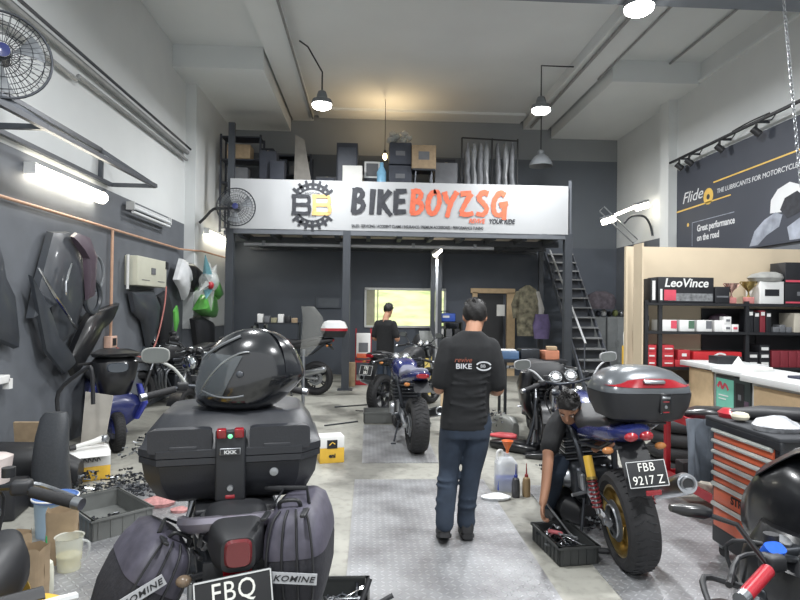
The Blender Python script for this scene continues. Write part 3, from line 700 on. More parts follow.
def mirror(bike, root, end, s=1, shell=black, size=(.07, .042), yaw=0):
    e = empty('mirror', end, parent=bike, rot=(0, 0, yaw))
    m = MB(); m.loft([(-.015, 0, 0, size[0] * .96, size[1] * .94, 3), (-.012, 0, 0, size[0], size[1], 3), (.02, 0, 0, size[0] * .95, size[1] * .9, 3), (.045, 0, 0, size[0] * .6, size[1] * .5, 3)], shell, ax='Y'); m.build('mirror_shell', e)
    m = MB(); m.loft([(-.018, 0, 0, size[0] * .9, size[1] * .86, 3), (-.0155, 0, 0, size[0] * .9, size[1] * .86, 3)], mirg, ax='Y'); m.build('mirror_glass', e)
    m = MB(); r0 = Vector(root) - Vector(end); m.tube([r0, r0 * .55 + Vector((0, 0, -.0)) + Vector((0, 0, .02)), (0, .01, -size[1] * .6)], .008, shell, smooth=4); m.build('mirror_stem', e)
def bike(loc, yaw, label, body=blue, tail=blue, rimm=gold, seatm=black, wt=.09, ftw=.062, exh='R', mirrors=True, mshell=black, plate_t=None, lean=0, gripm=rubber, gauges=True, tank=None, frame=dkmetal, tailz=.86, shocks=None, tail_l='normal', front=True, swing=steel, cat='motorcycle', lever=steel, windscreen=False, name='motorcycle', barz=1.04, headlight=True, exx=0):
    b = empty(name, loc, label=label, cat=cat, rot=(0, lean, yaw))
    P = lambda n, m, **k: m.build(n, b, **k)
    tank = tank or body
    wheel(b, 'rear_wheel', 0, .315, wt, rimm, rimr=.215)
    if front: wheel(b, 'front_wheel', 1.44, .3, ftw, rimm, rimr=.215)
    # swingarm
    for s_ in (-1, 1):
        m = MB(); m.tube([(s_ * (wt + .035), -.05, .315), (s_ * (wt + .03), .1, .33), (s_ * .1, .5, .42)], [.022, .03, .03], swing, n=8); m.cyl((s_ * (wt + .01), 0, .315), (s_ * (wt + .06), 0, .315), .024, steel); P('swingarm', m)
    # chain and sprocket left
    m = MB(); m.torus((0, 0, 0), .1, .008, steel, ax='X', n=24, k=6, M=Matrix.Translation((-wt * .95 - .005, 0, .315))); m.tube([(-wt * .95 - .005, 0, .415), (-.09, .52, .46)], .007, dkmetal); m.tube([(-wt * .95 - .005, 0, .215), (-.09, .52, .38)], .007, dkmetal); P('drive_chain', m)
    if shocks:
        for s_ in (-1, 1):
            e = empty('rear_shock', (s_ * (wt + .075), .02, .36), parent=b); top = Vector((s_ * -.01, .16, .34))
            m = MB(); m.cyl((0, 0, 0), top * .95, .014, steel)
            m.build('damper_rod', e)
            m = MB(); pts = []
            for i in range(60): 
                t_ = i / 59; a = t_ * 2 * math.pi * 7; c_ = top * (.08 + .5 * t_); pts.append((c_.x + .03 * math.cos(a), c_.y + .03 * math.sin(a), c_.z))
            m.tube(pts, .006, spring_r, n=6); m.build('spring', e)
            m = MB(); m.cyl(top * .6, top * .98, .03, yellow); m.cyl(top * .56, top * .61, .036, gold); m.build('shock_body', e)
    # frame and engine
    m = MB()
    for s_ in (-1, 1):
        m.tube([(s_ * .1, .45, .45), (s_ * .13, .55, .72), (s_ * .1, .95, .84), (s_ * .04, 1.12, .9)], .024, frame, smooth=4)
        m.tube([(s_ * .04, 1.14, .86), (s_ * .11, 1.0, .5), (s_ * .11, .85, .26), (s_ * .1, .5, .26), (s_ * .1, .44, .46)], .017, frame, smooth=4)
        m.tube([(s_ * .12, .55, .7), (s_ * .1, .1, .76), (s_ * .07, -.2, tailz - .02)], .014, frame)
    P('frame', m)
    e = empty('engine', (0, .7, .42), parent=b)
    m = MB(); m.box((0, -.02, -.02), (.34, .36, .24), dkmetal, bev=.04); m.build('crankcase', e)
    for s_ in (-1, 1): m = MB(); m.lathe([(.001, .04), (.07, .035), (.085, .0), (.085, -.02)] if s_ > 0 else [(.001, -.04), (.07, -.035), (.085, .0), (.085, .02)], (s_ * .18, .02, -.02), steel, ax='X'); m.build('engine_cover', e)
    m = MB()
    for k in range(8): m.box((0, .08 + k * .003, .12 + k * .022), (.36, .2, .009), dkmetal if k % 2 else steel)
    m.box((0, .09, .2), (.3, .15, .22), dkmetal); m.box((0, .12, .33), (.36, .2, .06), dkmetal, bev=.02); m.build('cylinder_block', e)
    m = MB()
    for k in range(4): x = -.12 + k * .08; m.tube([(x, .2, .2), (x, .3, .12), (x * .9, .3, -.1), (x * .5, .18, -.22), (.05, -.1, -.24)], .018, steel, smooth=4)
    m.build('exhaust_headers', e)
    # exhaust
    sx = 1 if exh[0] == 'R' else -1
    e = empty('exhaust', (sx * (.17 + exx), .1, .42), parent=b)
    z1 = .15 if 'h' in exh else .08
    m = MB(); m.tube([(-sx * (.08 + exx), .45, -.2), (0, .25, -.14), (sx * .02, .1, -.02)], .024, steel, smooth=4); m.build('link_pipe', e)
    m = MB(); m.tube([(sx * .02, .12, -.04), (sx * .03, .06, 0), (sx * .05, -.28, z1), (sx * .05, -.31, z1 + .01)], [.03, .055, .068 if 'h' in exh else .058, .06 if 'h' in exh else .048], steel if 'd' not in exh else black, n=20)
    m.build('silencer', e)
    m = MB(); m.torus((0, 0, 0), .04, .008, steel, ax='Y', n=20, k=8, M=Matrix.Translation((sx * .05, -.315, z1 + .012))); m.cyl((sx * .05, -.3, z1 + .01), (sx * .05, -.314, z1 + .012), .036, gloss); m.build('exhaust_tip', e)
    # tank, seat, tail
    if tank:
        m = MB(); m.loft([(.58, 0, .8, .085, .06, 2.6), (.64, 0, .83, .12, .1, 2.6), (.8, 0, .86, .16, .14, 2.8), (.95, 0, .87, .165, .145, 2.8), (1.06, 0, .86, .12, .11, 2.6), (1.1, 0, .85, .07, .07, 2.4)], tank, ax='Y'); P('fuel_tank', m)
        m = MB(); m.lathe([(.001, .012), (.035, .01), (.04, 0)], (0, .93, 1.012), steel); P('fuel_cap', m)
    m = MB(); m.loft([(-.12, 0, tailz + .03, .1, .035, 3), (.0, 0, tailz + .02, .13, .05, 3), (.2, 0, tailz - .02, .14, .05, 3), (.42, 0, tailz - .06, .15, .05, 3), (.6, 0, tailz - .04, .12, .06, 3), (.66, 0, tailz, .08, .04, 3)], seatm, ax='Y'); P('seat', m)
    m = MB(); m.loft([(-.32, 0, tailz + .02, .06, .03, 2.5), (-.26, 0, tailz + .01, .1, .05, 2.5), (-.1, 0, tailz - .02, .13, .065, 3), (.2, 0, tailz - .07, .15, .07, 3), (.45, 0, tailz - .12, .14, .06, 3)], tail, ax='Y'); P('tail_fairing', m)
    if tail_l != 'none':
        m = MB()
        if tail_l == 'twin':
            for s_ in (-1, 1): m.ball((s_ * .045, -.32, tailz), (.042, .025, .028), redlens)
        else: m.loft([(-.335, 0, tailz + .01, .05, .022, 3), (-.31, 0, tailz + .01, .07, .03, 3)], redlens, ax='Y')
        P('tail_light', m)
    m = MB(); m.sheet([[(x * .09, -.12 - .2 * v, tailz - .03 - (.3 if plate_t else .12) * v * v - .02) for x in (-1, -.5, 0, .5, 1)] for v in [i / 6 for i in range(7)]], black, thick=.008); P('rear_mudguard', m)
    for s_ in (-1, 1):
        e = empty('rear_indicator', (s_ * .07, -.22, tailz - .08), parent=b); m = MB(); m.tube([(0, 0, 0), (s_ * .06, 0, -.01)], .008, black); m.build('stalk', e); m = MB(); m.ball((s_ * .09, -.01, -.01), (.035, .025, .022), amber); m.build('indicator_lens', e)
    if plate_t: plate_on(b, (0, -.39, tailz - .2), (R(-18), 0, 0), *plate_t)
    # forks, bars
    if front:
        for s_ in (-1, 1):
            m = MB(); m.cyl((s_ * .105, 1.44, .28), (s_ * .105, 1.3, .62), .028, gold if rimm == gold else black, n=14); m.cyl((s_ * .105, 1.3, .62), (s_ * .105, 1.13, 1.0), .021, steel, n=14); P('fork_leg', m)
        m = MB(); m.sheet([[(x * .075, 1.44 + .325 * math.sin(a), .3 + .325 * math.cos(a)) for x in (-1, -.4, .4, 1)] for a in [R(q) for q in range(-50, 71, 15)]], tail, thick=.006); P('front_mudguard', m)
    m = MB(); m.box((0, 1.14, .97), (.27, .07, .03), dkmetal, bev=.01); m.box((0, 1.2, .82), (.27, .07, .03), dkmetal, bev=.01); P('triple_clamp', m)
    e = empty('handlebar', (0, 1.08, barz), parent=b)
    m = MB(); m.tube([(-.36, -.1, -.03), (-.2, -.02, .0), (-.08, .03, -.03), (.08, .03, -.03), (.2, -.02, .0), (.36, -.1, -.03)], .011, dkmetal, smooth=4); m.tube([(-.06, .03, -.03), (-.05, .05, -.08)], .015, dkmetal); m.tube([(.06, .03, -.03), (.05, .05, -.08)], .015, dkmetal); m.build('bar_tube', e)
    for s_ in (-1, 1):
        m = MB(); m.cyl((s_ * .26, -.05, -.012), (s_ * .39, -.115, -.035), .018, gripm); m.build('grip', e)
        m = MB(); m.cyl((s_ * .39, -.115, -.035), (s_ * .415, -.127, -.039), .019, steel); m.build('bar_end', e)
        m = MB(); m.box((s_ * .225, -.03, 0), (.06, .05, .045), black, bev=.012); m.cyl((s_ * .17, .03, .02), (s_ * .17, .03, .05), .02, black); m.build('switch_cluster', e)
        m = MB(); m.tube([(s_ * .2, .02, 0), (s_ * .26, .05, -.02), (s_ * .38, -.05, -.04)], [.008, .007, .009], lever, smooth=3); m.build('lever', e)
        if mirrors is True or mirrors == s_: mirror(b, (s_ * .2, 1.06, barz), (s_ * .36, 1.1, barz + .16), s_, mshell)
    if gauges:
        for s_ in (-1, 1):
            e = empty('gauge', (s_ * .065, 1.2, barz + .02), parent=b, rot=(R(-35), 0, 0))
            m = MB(); m.cyl((0, -.0, 0), (0, .05, 0), .055, black, r2=.035); m.build('gauge_pod', e); m = MB(); m.torus((0, 0, 0), .05, .006, chrome, ax='Y', k=8); m.build('gauge_rim', e)
            m = MB(); m.lathe([(.001, -.003), (.045, -.003), (.045, 0)], (0, 0, 0), black, ax='Y'); m.lathe([(.024, -.005), (.03, -.005), (.03, -.004), (.024, -.004)], (0, 0, 0), spd, ax='Y')
            for q in range(10): a = R(-40 + q * 29); m.box((.038 * math.cos(a), -.005, .038 * math.sin(a)), (.01, .002, .004), spd)
            m.build('gauge_face', e)
    if headlight and front:
        e = empty('headlight', (0, 1.32, .9), parent=b); m = MB(); m.lathe([(.001, -.1), (.05, -.09), (.09, -.03), (.1, .03), (.096, .04)], (0, 0, 0), black, ax='Y'); m.build('headlight_bowl', e)
        m = MB(); m.lathe([(.096, .04), (.08, .055), (.001, .065)], (0, 0, 0), glass_m, ax='Y'); m.build('headlight_lens', e)
    if windscreen:
        m = MB(); m.sheet([[(x * .16 * (1 - v * .25), 1.36 - .14 * v - .1 * (1 - x * x) * -1, 1.0 + .26 * v) for x in [-1, -.6, -.2, .2, .6, 1]] for v in (0, .33, .66, 1)], frosted, thick=.004); P('windscreen', m)
    for k in range(3):
        m = MB(); x = -.06 + .05 * k; m.tube([(x, 1.15, barz - .02), (x * 2.5, 1.3, .92 + .03 * k), (x * 1.5, 1.22, .7), (x, 1.0, .66)], .006, black, smooth=5); P('cable', m)
    m = MB(); m.tube([(-.12, .5, .3), (-.2, .42, .03)], .012, dkmetal); m.box((-.21, .41, .012), (.06, .04, .012), dkmetal); P('side_stand', m)
    for s_ in (-1, 1): m = MB(); m.tube([(s_ * .12, .4, .38), (s_ * .24, .38, .37)], .013, steel); m.box((s_ * .15, .42, .45), (.03, .1, .12), steel, bev=.008); P('footrest', m)
    return b

# ---- black naked bike at the left foreground, with its top box, saddlebags and helmet
a1 = R(15)
fb = bike((-.48, 2.13, 0), a1, 'large black motorcycle at left foreground carrying top box and saddlebags', body=black, tail=gloss, rimm=black, exh='Rd', mirrors=-1, mshell=mat('mirror_grey', (150, 152, 148), .4), wt=.085, tailz=.93, tail_l='none', barz=1.235)
for o in list(fb.children):
    if o.name.startswith(('rear_indicator', 'rear_mudguard')):
        for c_ in list(o.children): bpy.data.objects.remove(c_)
        bpy.data.objects.remove(o)
sil = mat('grab_rail_silver', (150, 146, 158), .32, .7)
m = MB(); m.tube([(-.16, -.08, .92), (-.15, -.22, .96), (-.08, -.27, .975), (.08, -.27, .975), (.15, -.22, .96), (.16, -.08, .92)], .02, sil, smooth=5, flat=1.6); m.build('grab_rail', fb)
m = MB(); m.box((0, -.06, .985), (.26, .26, .02), black, bev=.008)
for s_ in (-1, 1): m.tube([(s_ * .1, -.18, .98), (s_ * .1, -.26, .95), (s_ * .11, -.1, .85)], .013, black); m.tube([(s_ * .13, .05, .98), (s_ * .17, .02, .85)], .01, steel)
m.build('luggage_rack', fb)
e = empty('tail_light', (0, -.32, .925), parent=fb)
m = MB(); m.loft([(-.06, 0, -.01, .05, .05, 4), (-.02, 0, .0, .075, .065, 4), (.12, 0, .02, .1, .08, 4)], black, ax='Y'); m.build('lamp_housing', e)
m = MB(); m.loft([(-.07, 0, -.005, .034, .036, 4), (-.058, 0, -.005, .042, .044, 4)], mat('tail_lens_dim', (104, 40, 44), .2, coat=.5), ax='Y'); m.build('lamp_lens', e)
m = MB(); m.box((0, -.02, -.07), (.085, .012, .032), redlens, bev=.004); m.build('red_reflector', e)
m = MB(); m.sheet([[(x * .1, -.33 - .06 * v, .88 - .3 * v) for x in (-1, -.3, .3, 1)] for v in (0, .5, 1)], black, thick=.01); m.build('rear_mudguard', fb)
for s_ in (-1, 1):
    e = empty('rear_indicator', (s_ * .085, -.26, .82), parent=fb); m = MB(); m.tube([(0, 0, 0), (s_ * .05, -.02, .0)], .01, black); m.build('stalk', e); m = MB(); m.ball((s_ * .07, -.035, 0), (.024, .02, .018), mat('smoke_lens', (120, 104, 88), .2)); m.build('indicator_lens', e)
plate_on(fb, (-.01, -.415, .785), (R(-10), R(-4), R(2)), 'FBQ', '6418D', wd=.225, ht=.17)
# top box
tb = empty('top_box', (-.485, 2.17, 1.0), label='large black plastic top box on the foreground motorcycle, under the helmet', cat='top box', rot=(0, R(-.6), R(9)))
boxm = mat('box_black', (42, 44, 49), .42, bump=.06, scale=200); 
def oct_loft(mb, secs, m, n_bev=.3):
    rs = []
    for z, a, b_, cy in secs:
        c = min(a, b_) * n_bev; pts = []
        for (sx_, sy_) in ((1, 1), (-1, 1), (-1, -1), (1, -1)):
            pts += [(sx_ * a, cy + sy_ * (b_ - c), z), (sx_ * (a - c), cy + sy_ * b_, z)] if sx_ * sy_ > 0 else [(sx_ * (a - c), cy + sy_ * b_, z), (sx_ * a, cy + sy_ * (b_ - c), z)]
        rs.append(pts)
    mb.rings(rs, m)
m = MB(); oct_loft(m, [(0, .22, .15, 0), (.015, .25, .17, 0), (.08, .282, .205, 0), (.135, .29, .215, 0), (.14, .298, .225, 0), (.16, .298, .225, 0)], boxm); m.build('lower_shell', tb)
e = empty('lid', (0, 0, .163), parent=tb); e.scale = (1, 1, .92)
m = MB(); oct_loft(m, [(0, .3, .225, 0), (.025, .3, .225, 0), (.03, .292, .218, 0), (.075, .278, .2, 0.005), (.135, .235, .17, .02), (.142, .225, .16, .02)], boxm); m.build('lid_shell', e)
for s_ in (-1, 1): m = MB(); m.loft([(-.222, s_ * .16, .058, .10, .042, 8), (-.2, s_ * .155, .065, .095, .04, 8)], boxm, ax='Y'); m.build('lid_panel', e)
m = MB(); oct_loft(m, [(.14, .15, .11, .03), (.152, .14, .1, .03)], boxm); m.build('lid_top_pad', e)
for s_ in (-1, 1): m = MB(); m.box((s_ * .028, -.236, .085), (.03, .02, .034), redlens, bev=.004, rx=R(12)); m.build('red_reflector', e)
m = MB(); m.ball((0, -.246, .075), (.008, .006, .008), mat('green_dot', (120, 230, 160), .3, emit=.5)); m.build('keyhole_light', e)
e = empty('latch_panel', (0, -.228, .135), parent=tb); e.scale = (.92, 1, .85)
m = MB(); m.box((0, .0, 0), (.105, .022, .27), mat('latch_grey', (34, 36, 40), .5), bev=.008, rx=R(-2)); m.build('panel', e)
m = MB(); m.box((0, -.013, .055), (.072, .006, .026), steel, bev=.002); m.box((0, -.017, .055), (.066, .004, .02), gloss); F = fr((0, -.0195, .048), (1, 0, 0), (0, 0, 1)); text_into(m, 'KKK', .018, white, F, align='CENTER', bold=.0006, xs=1.2); m.build('maker_badge', e)
m = MB(); m.lathe([(.001, -.02), (.01, -.02), (.013, -.012)], (0, 0, -.085), steel, ax='Y'); m.build('lock', e)
m = MB(); m.box((0, -.008, -.118), (.034, .016, .016), redlens, bev=.003); m.build('release_button', e)
m = MB(); m.lathe([(.001, -.014), (.014, -.013), (.016, -.004), (.016, .01)], (.14, -.2, .1), steel, ax='Y'); m.build('metal_stud', tb)
for s_ in (-1, 1): m = MB(); m.box((s_ * .15, -.2175, .19), (.09, .012, .02), boxm, bev=.004); m.build('hinge_rib', tb)
# saddlebags
def saddlebag(loc, yaw, roll, label, s_, flap, pz=-.03):
    t = empty('saddlebag', loc, label=label, cat='saddlebag', group='pair of black saddlebags', rot=(0, roll, yaw))
    t.scale = (.85, .85, .8); bagm = mat('bag_fabric', (44, 44, 50), .85, bump=.35, scale=40); bagp = mat('bag_panel', (78, 76, 88), .55, bump=.15, scale=20, var=.2)
    m = MB(); secs = []
    for z, w_, d_ in ((-.19, .075, .15), (-.18, .095, .18), (-.1, .115, .2), (0, .12, .21), (.1, .11, .2), (.17, .09, .175), (.195, .06, .14)): secs.append((z, s_ * .0 + s_ * .012 * (z * 5), 0, w_, d_, 4.5))
    m.loft(secs, bagm, ax='Z', n=36); m.build('bag_body', t)
    m = MB(); rs = []
    for z, w_, d_ in ((.03, .121, .209), (.06, .119, .21), (.1, .113, .203), (.17, .093, .178), (.2, .062, .142), (.203, .05, .12)): rs.append((z, s_ * .012 * (z * 5), 0, w_, d_, 4.5))
    m.loft(rs, bagp, ax='Z', n=36); m.build('flap', t)
    for k in range(4):
        u = .3 + .14 * k; pts = []
        for z, w_, d_ in ((-.17, .098, .185), (-.1, .117, .204), (0, .126, .215), (.1, .116, .206), (.17, .096, .182), (.2, .066, .146)):
            xx = s_ * .012 * (z * 5) + w_ * (-.75 + .5 * k) * .9; pts.append((xx, -d_ * .985 - .004, z))
        m = MB(); m.tube(pts, .0045, black, smooth=3); m.build('piping', t)
    e = empty('name_patch', (s_ * .035 - .02, -.226, pz), parent=t, rot=(R(-4), R(flap), 0))
    m = MB(); m.box((0, 0, 0), (.165, .006, .04), mat('patch_silver', (176, 178, 182), .5)); m.build('patch', e)
    m = MB(); text_into(m, 'KOMINE', .03, black, fr((0, -.0045, -.010), (1, 0, 0), (0, 0, 1)), align='CENTER', bold=.0004, xs=1.2, shear=.25, spacing=1.1); m.build('patch_lettering', e)
    for k in (-.5, .45): m = MB(); m.box((k * .15, -.19, .2), (.022, .08, .012), black, bev=.004); m.tube([(k * .15, -.1, .2), (k * .1, .0, .235), (-s_ * .13, .03, .24)], .01, black, flat=.4); m.build('strap', t)
    m = MB(); m.tube([(-.04, -.12, .2), (-.03, -.13, .23), (.03, -.13, .23), (.04, -.12, .2)], .008, black, smooth=4); m.build('carry_handle', t)
    return t
saddlebag((-.73, 1.94, .77), R(30), R(34), 'left black and grey saddlebag on the foreground motorcycle', -1, -58, .02)
saddlebag((-.22, 1.97, .86), R(-4), R(-6), 'right black and grey saddlebag on the foreground motorcycle', 1, 8)
# helmet
hm = empty('helmet', (-.435, 2.12, 1.415), label='glossy black full-face helmet with dark visor on the top box', cat='helmet', rot=(0, R(3), R(6)))
def hpt(u, v, off=0):
    # u: around (0 = front -X), v: polar from top
    t = math.pi * v; a = 2 * math.pi * u
    z = math.cos(t); s_ = math.sin(t); s_ = s_ ** .6 if z < 0 else s_
    x = -math.cos(a) * s_; y = math.sin(a) * s_
    X = x * .165; Y = y * .122; Z = z * .165
    if x > 0: X *= 1.06 + .16 * max(0, 1 - abs(z - .05) * 1.6) * x ** 3; 
    if x < 0 and z < 0: X *= 1 + .14 * (-z)
    if z < -.55: Z = -.55 * .165 * 1.04 + (Z + .55 * .165 * 1.04) * .5
    if x > 0 and z < 0: Z *= .98; X -= .05 * (-z) ** 1.2 * x; 
    X += .02 * z
    n = Vector((x / .165, y / .122, z / .132)).normalized()
    return Vector((X, Y, Z)) + n * off
m = MB(); g = [[hpt(i / 48, .02 + .9 * j / 30) for i in range(49)] for j in range(31)]
m.sheet(g, mat('helmet_black', (24, 26, 30), .22, coat=1.0)); m.add([g[0][i] for i in range(48)], [tuple(range(48))], _mats['helmet_black']); m.add([g[-1][i] for i in range(48)], [tuple(range(48))], black); m.build('helmet_shell', hm)
vis = mat('visor_smoke', (96, 102, 106), .06, coat=1.0, alpha=.6)
m = MB(); g = []
for j in range(13):
    v = .36 + .28 * j / 12; lo, hi = -.23 + .04 * (j / 12), .23 - .04 * (j / 12); g.append([hpt((lo + (hi - lo) * i / 30) % 1.0, v, .006) for i in range(31)])
m.sheet(g, vis); m.build('visor', hm)
m = MB(); m.tube([hpt(.23 + .0, .36 + .02 * k, .008) for k in range(12)], .004, grey, n=6); m.build('visor_seal', hm)
for s_ in (.235, -.235):
    m = MB(); p = hpt(s_ % 1, .48, .008); m.ball(p, (.012, .006, .012), mat('helmet_trim', (70, 74, 80), .3)); m.build('visor_pivot', hm)
m = MB(); m.sheet([[hpt(u % 1.0, v, .002 + .005 * math.sin(math.pi * min(1, max(0, (v - .1) / .3)))) for u in [.38 + .24 * i / 12 for i in range(13)]] for v in [.12 + .34 * j / 12 for j in range(13)]], mat('helmet_black', (0, 0, 0))); m.build('rear_spoiler', hm)
for q in (-.09, .09): m = MB(); m.tube([hpt((.0 + q + .15 * k) % 1 if False else (.18 + .02 * k + (0 if q > 0 else .64)) % 1, .2 + .03 * k, .006) for k in range(8)], .005, grey, n=6); m.build('top_vent', hm)
m = MB(); m.tube([hpt((.74 + .02 * k) % 1, .62 + .02 * math.sin(k / 2), .004) for k in range(9)], .003, grey, n=6); m.tube([hpt((.75 + .012 * k) % 1, .33 + .006 * k * k * .3, .006) for k in range(14)], .003, steel, n=6); m.build('side_graphic', hm)
m = MB(); m.sheet([[hpt(u % 1.0, v, .006) for u in [-.1 + .2 * i / 10 for i in range(11)]] for v in [.70 + .05 * j for j in range(3)]], mat('helmet_trim', (70, 74, 80), .3)); m.build('chin_vent', hm)

# ---- blue bike at right with the red lens top box
rb = bike((1.71, 3.67, 0), R(-3), 'blue motorcycle with gold wheels at right, top box on its tail', body=blue, tail=blue, rimm=gold, exh='Rh', exx=.09, lean=R(-6), mshell=mat('mirror_silver', (168, 170, 172), .35), wt=.1, tailz=.92, shocks=True, tail_l='twin', plate_t=('FBB', '9217 Z'), barz=1.08)
tb = empty('top_box', (1.695, 3.58, .985), label='black top box with grey lid and red lens band on the blue motorcycle', cat='top box', rot=(0, 0, R(3))); tb.scale = (.96, .96, 1)
m = MB(); m.loft([(0, 0, 0, .2, .15, 4), (.02, 0, 0, .25, .18, 4), (.1, 0, 0, .29, .205, 4), (.15, 0, 0, .3, .21, 4), (.175, 0, 0, .302, .212, 4)], black, n=40); m.build('lower_shell', tb)
e = empty('lid', (0, 0, .178), parent=tb)
lidg = mat('lid_grey', (92, 96, 100), .28, .3, coat=.4)
m = MB(); m.loft([(0, 0, 0, .302, .212, 3.6), (.03, 0, 0, .298, .208, 3.4), (.08, 0, .01, .27, .185, 3), (.12, 0, .02, .215, .15, 2.8), (.145, 0, .03, .13, .1, 2.6), (.152, 0, .03, .05, .04, 2.4)], lidg, n=40); m.build('lid_shell', e)
m = MB(); g = []
for j in range(6):
    z = .035 + .052 * j / 5; k_ = (z - .03) / .05; a_ = .298 - .028 * k_ + .004; b_ = .208 - .023 * k_ + .006; row = []
    for i in range(25):
        u = R(-90) + R(72) * (i / 12 - 1) * (1 - .06 * j); c, s_ = math.cos(u), math.sin(u); pw = 3.1
        row.append((a_ * math.copysign(abs(c) ** (2 / pw), c), .0 + .008 * k_ + b_ * math.copysign(abs(s_) ** (2 / pw), s_), z - .012 * abs(i / 12 - 1) ** 2 * (j - 1)))
    g.append(row)
m.sheet(g, redlens); m.build('red_lens_band', e)
m = MB(); m.box((0, -.2, .07), (.14, .03, .02), steel, bev=.008, rx=R(20)); m.build('lid_emblem', e)
e = empty('latch', (.07, -.207, .12), parent=tb)
m = MB(); m.box((0, 0, 0), (.075, .016, .12), gloss, bev=.006); m.build('latch_cover', e)
m = MB(); m.box((0, -.01, .035), (.055, .006, .014), steel, bev=.002); m.build('latch_badge', e); m = MB(); m.lathe([(.001, -.014), (.009, -.013), (.011, -.006)], (0, 0, -.02), steel, ax='Y'); m.build('lock', e)
m = MB(); m.box((0, -.01, .012), (.04, .006, .006), redlens); m.box((0, -.01, -.05), (.04, .006, .007), redlens); m.build('red_mark', e)
thing('luggage_rack', MB().box((0, 0, .0), (.2, .34, .014), black, bev=.005).tube([(-.08, .1, 0), (-.09, .15, -.08)], .012, black).tube([(.08, .1, 0), (.09, .15, -.08)], .012, black).tube([(-.1, -.1, 0), (-.11, .1, -.1)], .012, steel).tube([(.1, -.1, 0), (.11, .1, -.1)], .012, steel), 'black luggage rack beneath the grey-lidded top box', 'luggage rack', loc=(1.715, 3.62, .975))
m = MB(); m.box((.02, -.41, .615), (.09, .012, .03), redlens, bev=.004); m.build('red_reflector', rb)

# ---- centre bike
bike((.56, 6.66, 0), R(6), 'blue-tailed sport motorcycle on the centre aisle, seen from behind', body=blue, tail=blue, rimm=black, exh='R', wt=.105, tailz=.9, mirrors=False, plate_t=None, seatm=mat('seat_grey', (110, 112, 128), .7), barz=.98)
bike((.2, 8.95, 0), R(-38), 'dark motorcycle with pale plate behind and left of the centre bike', body=black, tail=gloss, rimm=black, exh='Lh', wt=.08, tailz=.92, plate_t=('FBJ', '381'), windscreen=True)
b5 = bike((-.98, 11.0, 0), R(82), 'black motorcycle with white and red top box parked side-on at the back left', body=black, tail=black, rimm=black, exh='L', wt=.08, tailz=1.02, barz=1.1)
t = empty('top_box', (-.66, 11.02, 1.09), label='white and red top box on the side-on motorcycle at back left', cat='top box')
MB().loft([(0, 0, 0, .2, .2, 4), (.12, 0, 0, .25, .24, 4)], black).build('lower_shell', t)
m = MB(); m.loft([(.12, 0, 0, .252, .242, 4), (.17, 0, 0, .252, .242, 4)], red); m.build('red_band', t)
m = MB(); m.loft([(.17, 0, 0, .25, .24, 4), (.28, 0, 0, .2, .2, 3.4), (.31, 0, 0, .12, .12, 3)], white); m.build('lid', t)
# ---- stripped bike facing the camera, bike by left wall
sb = bike((2.28, 7.95, 0), R(170), 'half-dismantled black motorcycle facing the camera, left of the blue motorcycle', body=black, tail=gloss, rimm=black, exh='L', wt=.08, ftw=.075, mirrors=False, tailz=.9, barz=.98, gripm=black, headlight=True)
bike((-2.05, 9.0, 0), R(168), 'black motorcycle by the left wall partly hidden behind the helmet', body=gloss, tail=gloss, rimm=black, exh='L', wt=.08, mirrors=True, tailz=.9, windscreen=False)
bike((-2.9, 10.6, 0), R(150), 'black motorcycle under the green fairings at the left wall', body=black, tail=black, rimm=black, exh='R', wt=.08, mirrors=True, tailz=.92)
for s_ in (-1, 1):
    m = MB(); m.loft([(.34, s_ * .12, 1.0, .03, .1, 3), (.5, s_ * .2, 1.05, .06, .22, 3), (.75, s_ * .24, 1.15, .07, .24, 3), (.92, s_ * .2, 1.25, .08, .16, 3), (1.0, s_ * .12, 1.3, .05, .08, 3)], gloss, ax='Z'); m.build('side_fairing', sb)
m = MB(); m.loft([(1.2, 0, .98, .2, .07, 3), (1.36, 0, .95, .22, .09, 3), (1.42, 0, .9, .15, .06, 3)], black, ax='Y'); m.build('front_cowl', sb)
# ---- right foreground bike
fb2 = bike((1.49, .53, 0), R(9), 'black faired motorcycle with red grips cut off at the bottom right corner', body=gloss, tail=gloss, rimm=black, exh='R', wt=.085, gripm=red, lever=black, mirrors=False, gauges=False, headlight=False, barz=.98)
m = MB(); m.loft([(1.04, .1, .98, .08, .1, 2.6), (1.12, .1, 1.01, .12, .15, 2.6), (1.24, .1, 1.03, .13, .17, 2.5), (1.36, .1, 1.01, .11, .15, 2.4), (1.44, .1, .97, .07, .1, 2.2), (1.47, .1, .95, .02, .03, 2)], gloss, ax='Y', n=36); m.build('front_fairing', fb2)
m = MB(); m.sheet([[(.1 + x * .1 * (1 - v * .35), 1.34 - .26 * v + .06 * (1 - x * x), 1.12 + .15 * math.sin(v * 1.5)) for x in [-1, -.6, -.2, .2, .6, 1]] for v in (0, .25, .5, .75, 1)], gloss, thick=.006); m.build('windscreen', fb2)
m = MB(); m.loft([(.72, -.02, 1.2, .06, .12, 2.6), (.82, -.04, 1.18, .09, .16, 2.6), (.92, -.04, 1.16, .09, .15, 2.6), (1.0, -.0, 1.2, .06, .1, 2.4)], gloss); m.build('side_cowl', fb2)
for s_ in (-1, 1):
    e = empty('mirror', (s_ * .41, 1.14, 1.1), parent=fb2, rot=(0, R(-6 * s_), R(12 * s_))); e.scale = (.62, .62, .62); m = MB(); m.loft([(-.09, 0, 0, .02, .015, 2.5), (-.04, 0, 0, .035, .025, 3), (.05, 0, 0, .04, .03, 3), (.09, 0, 0, .02, .02, 3)], gloss, ax='X'); m.build('mirror_shell', e)
    m = MB(); m.tube([(-s_ * .08, 0, -.01), (-s_ * .2, -.03, -.03), (-s_ * .3, -.1, -.16)], .012, gloss); m.build('mirror_stem', e)
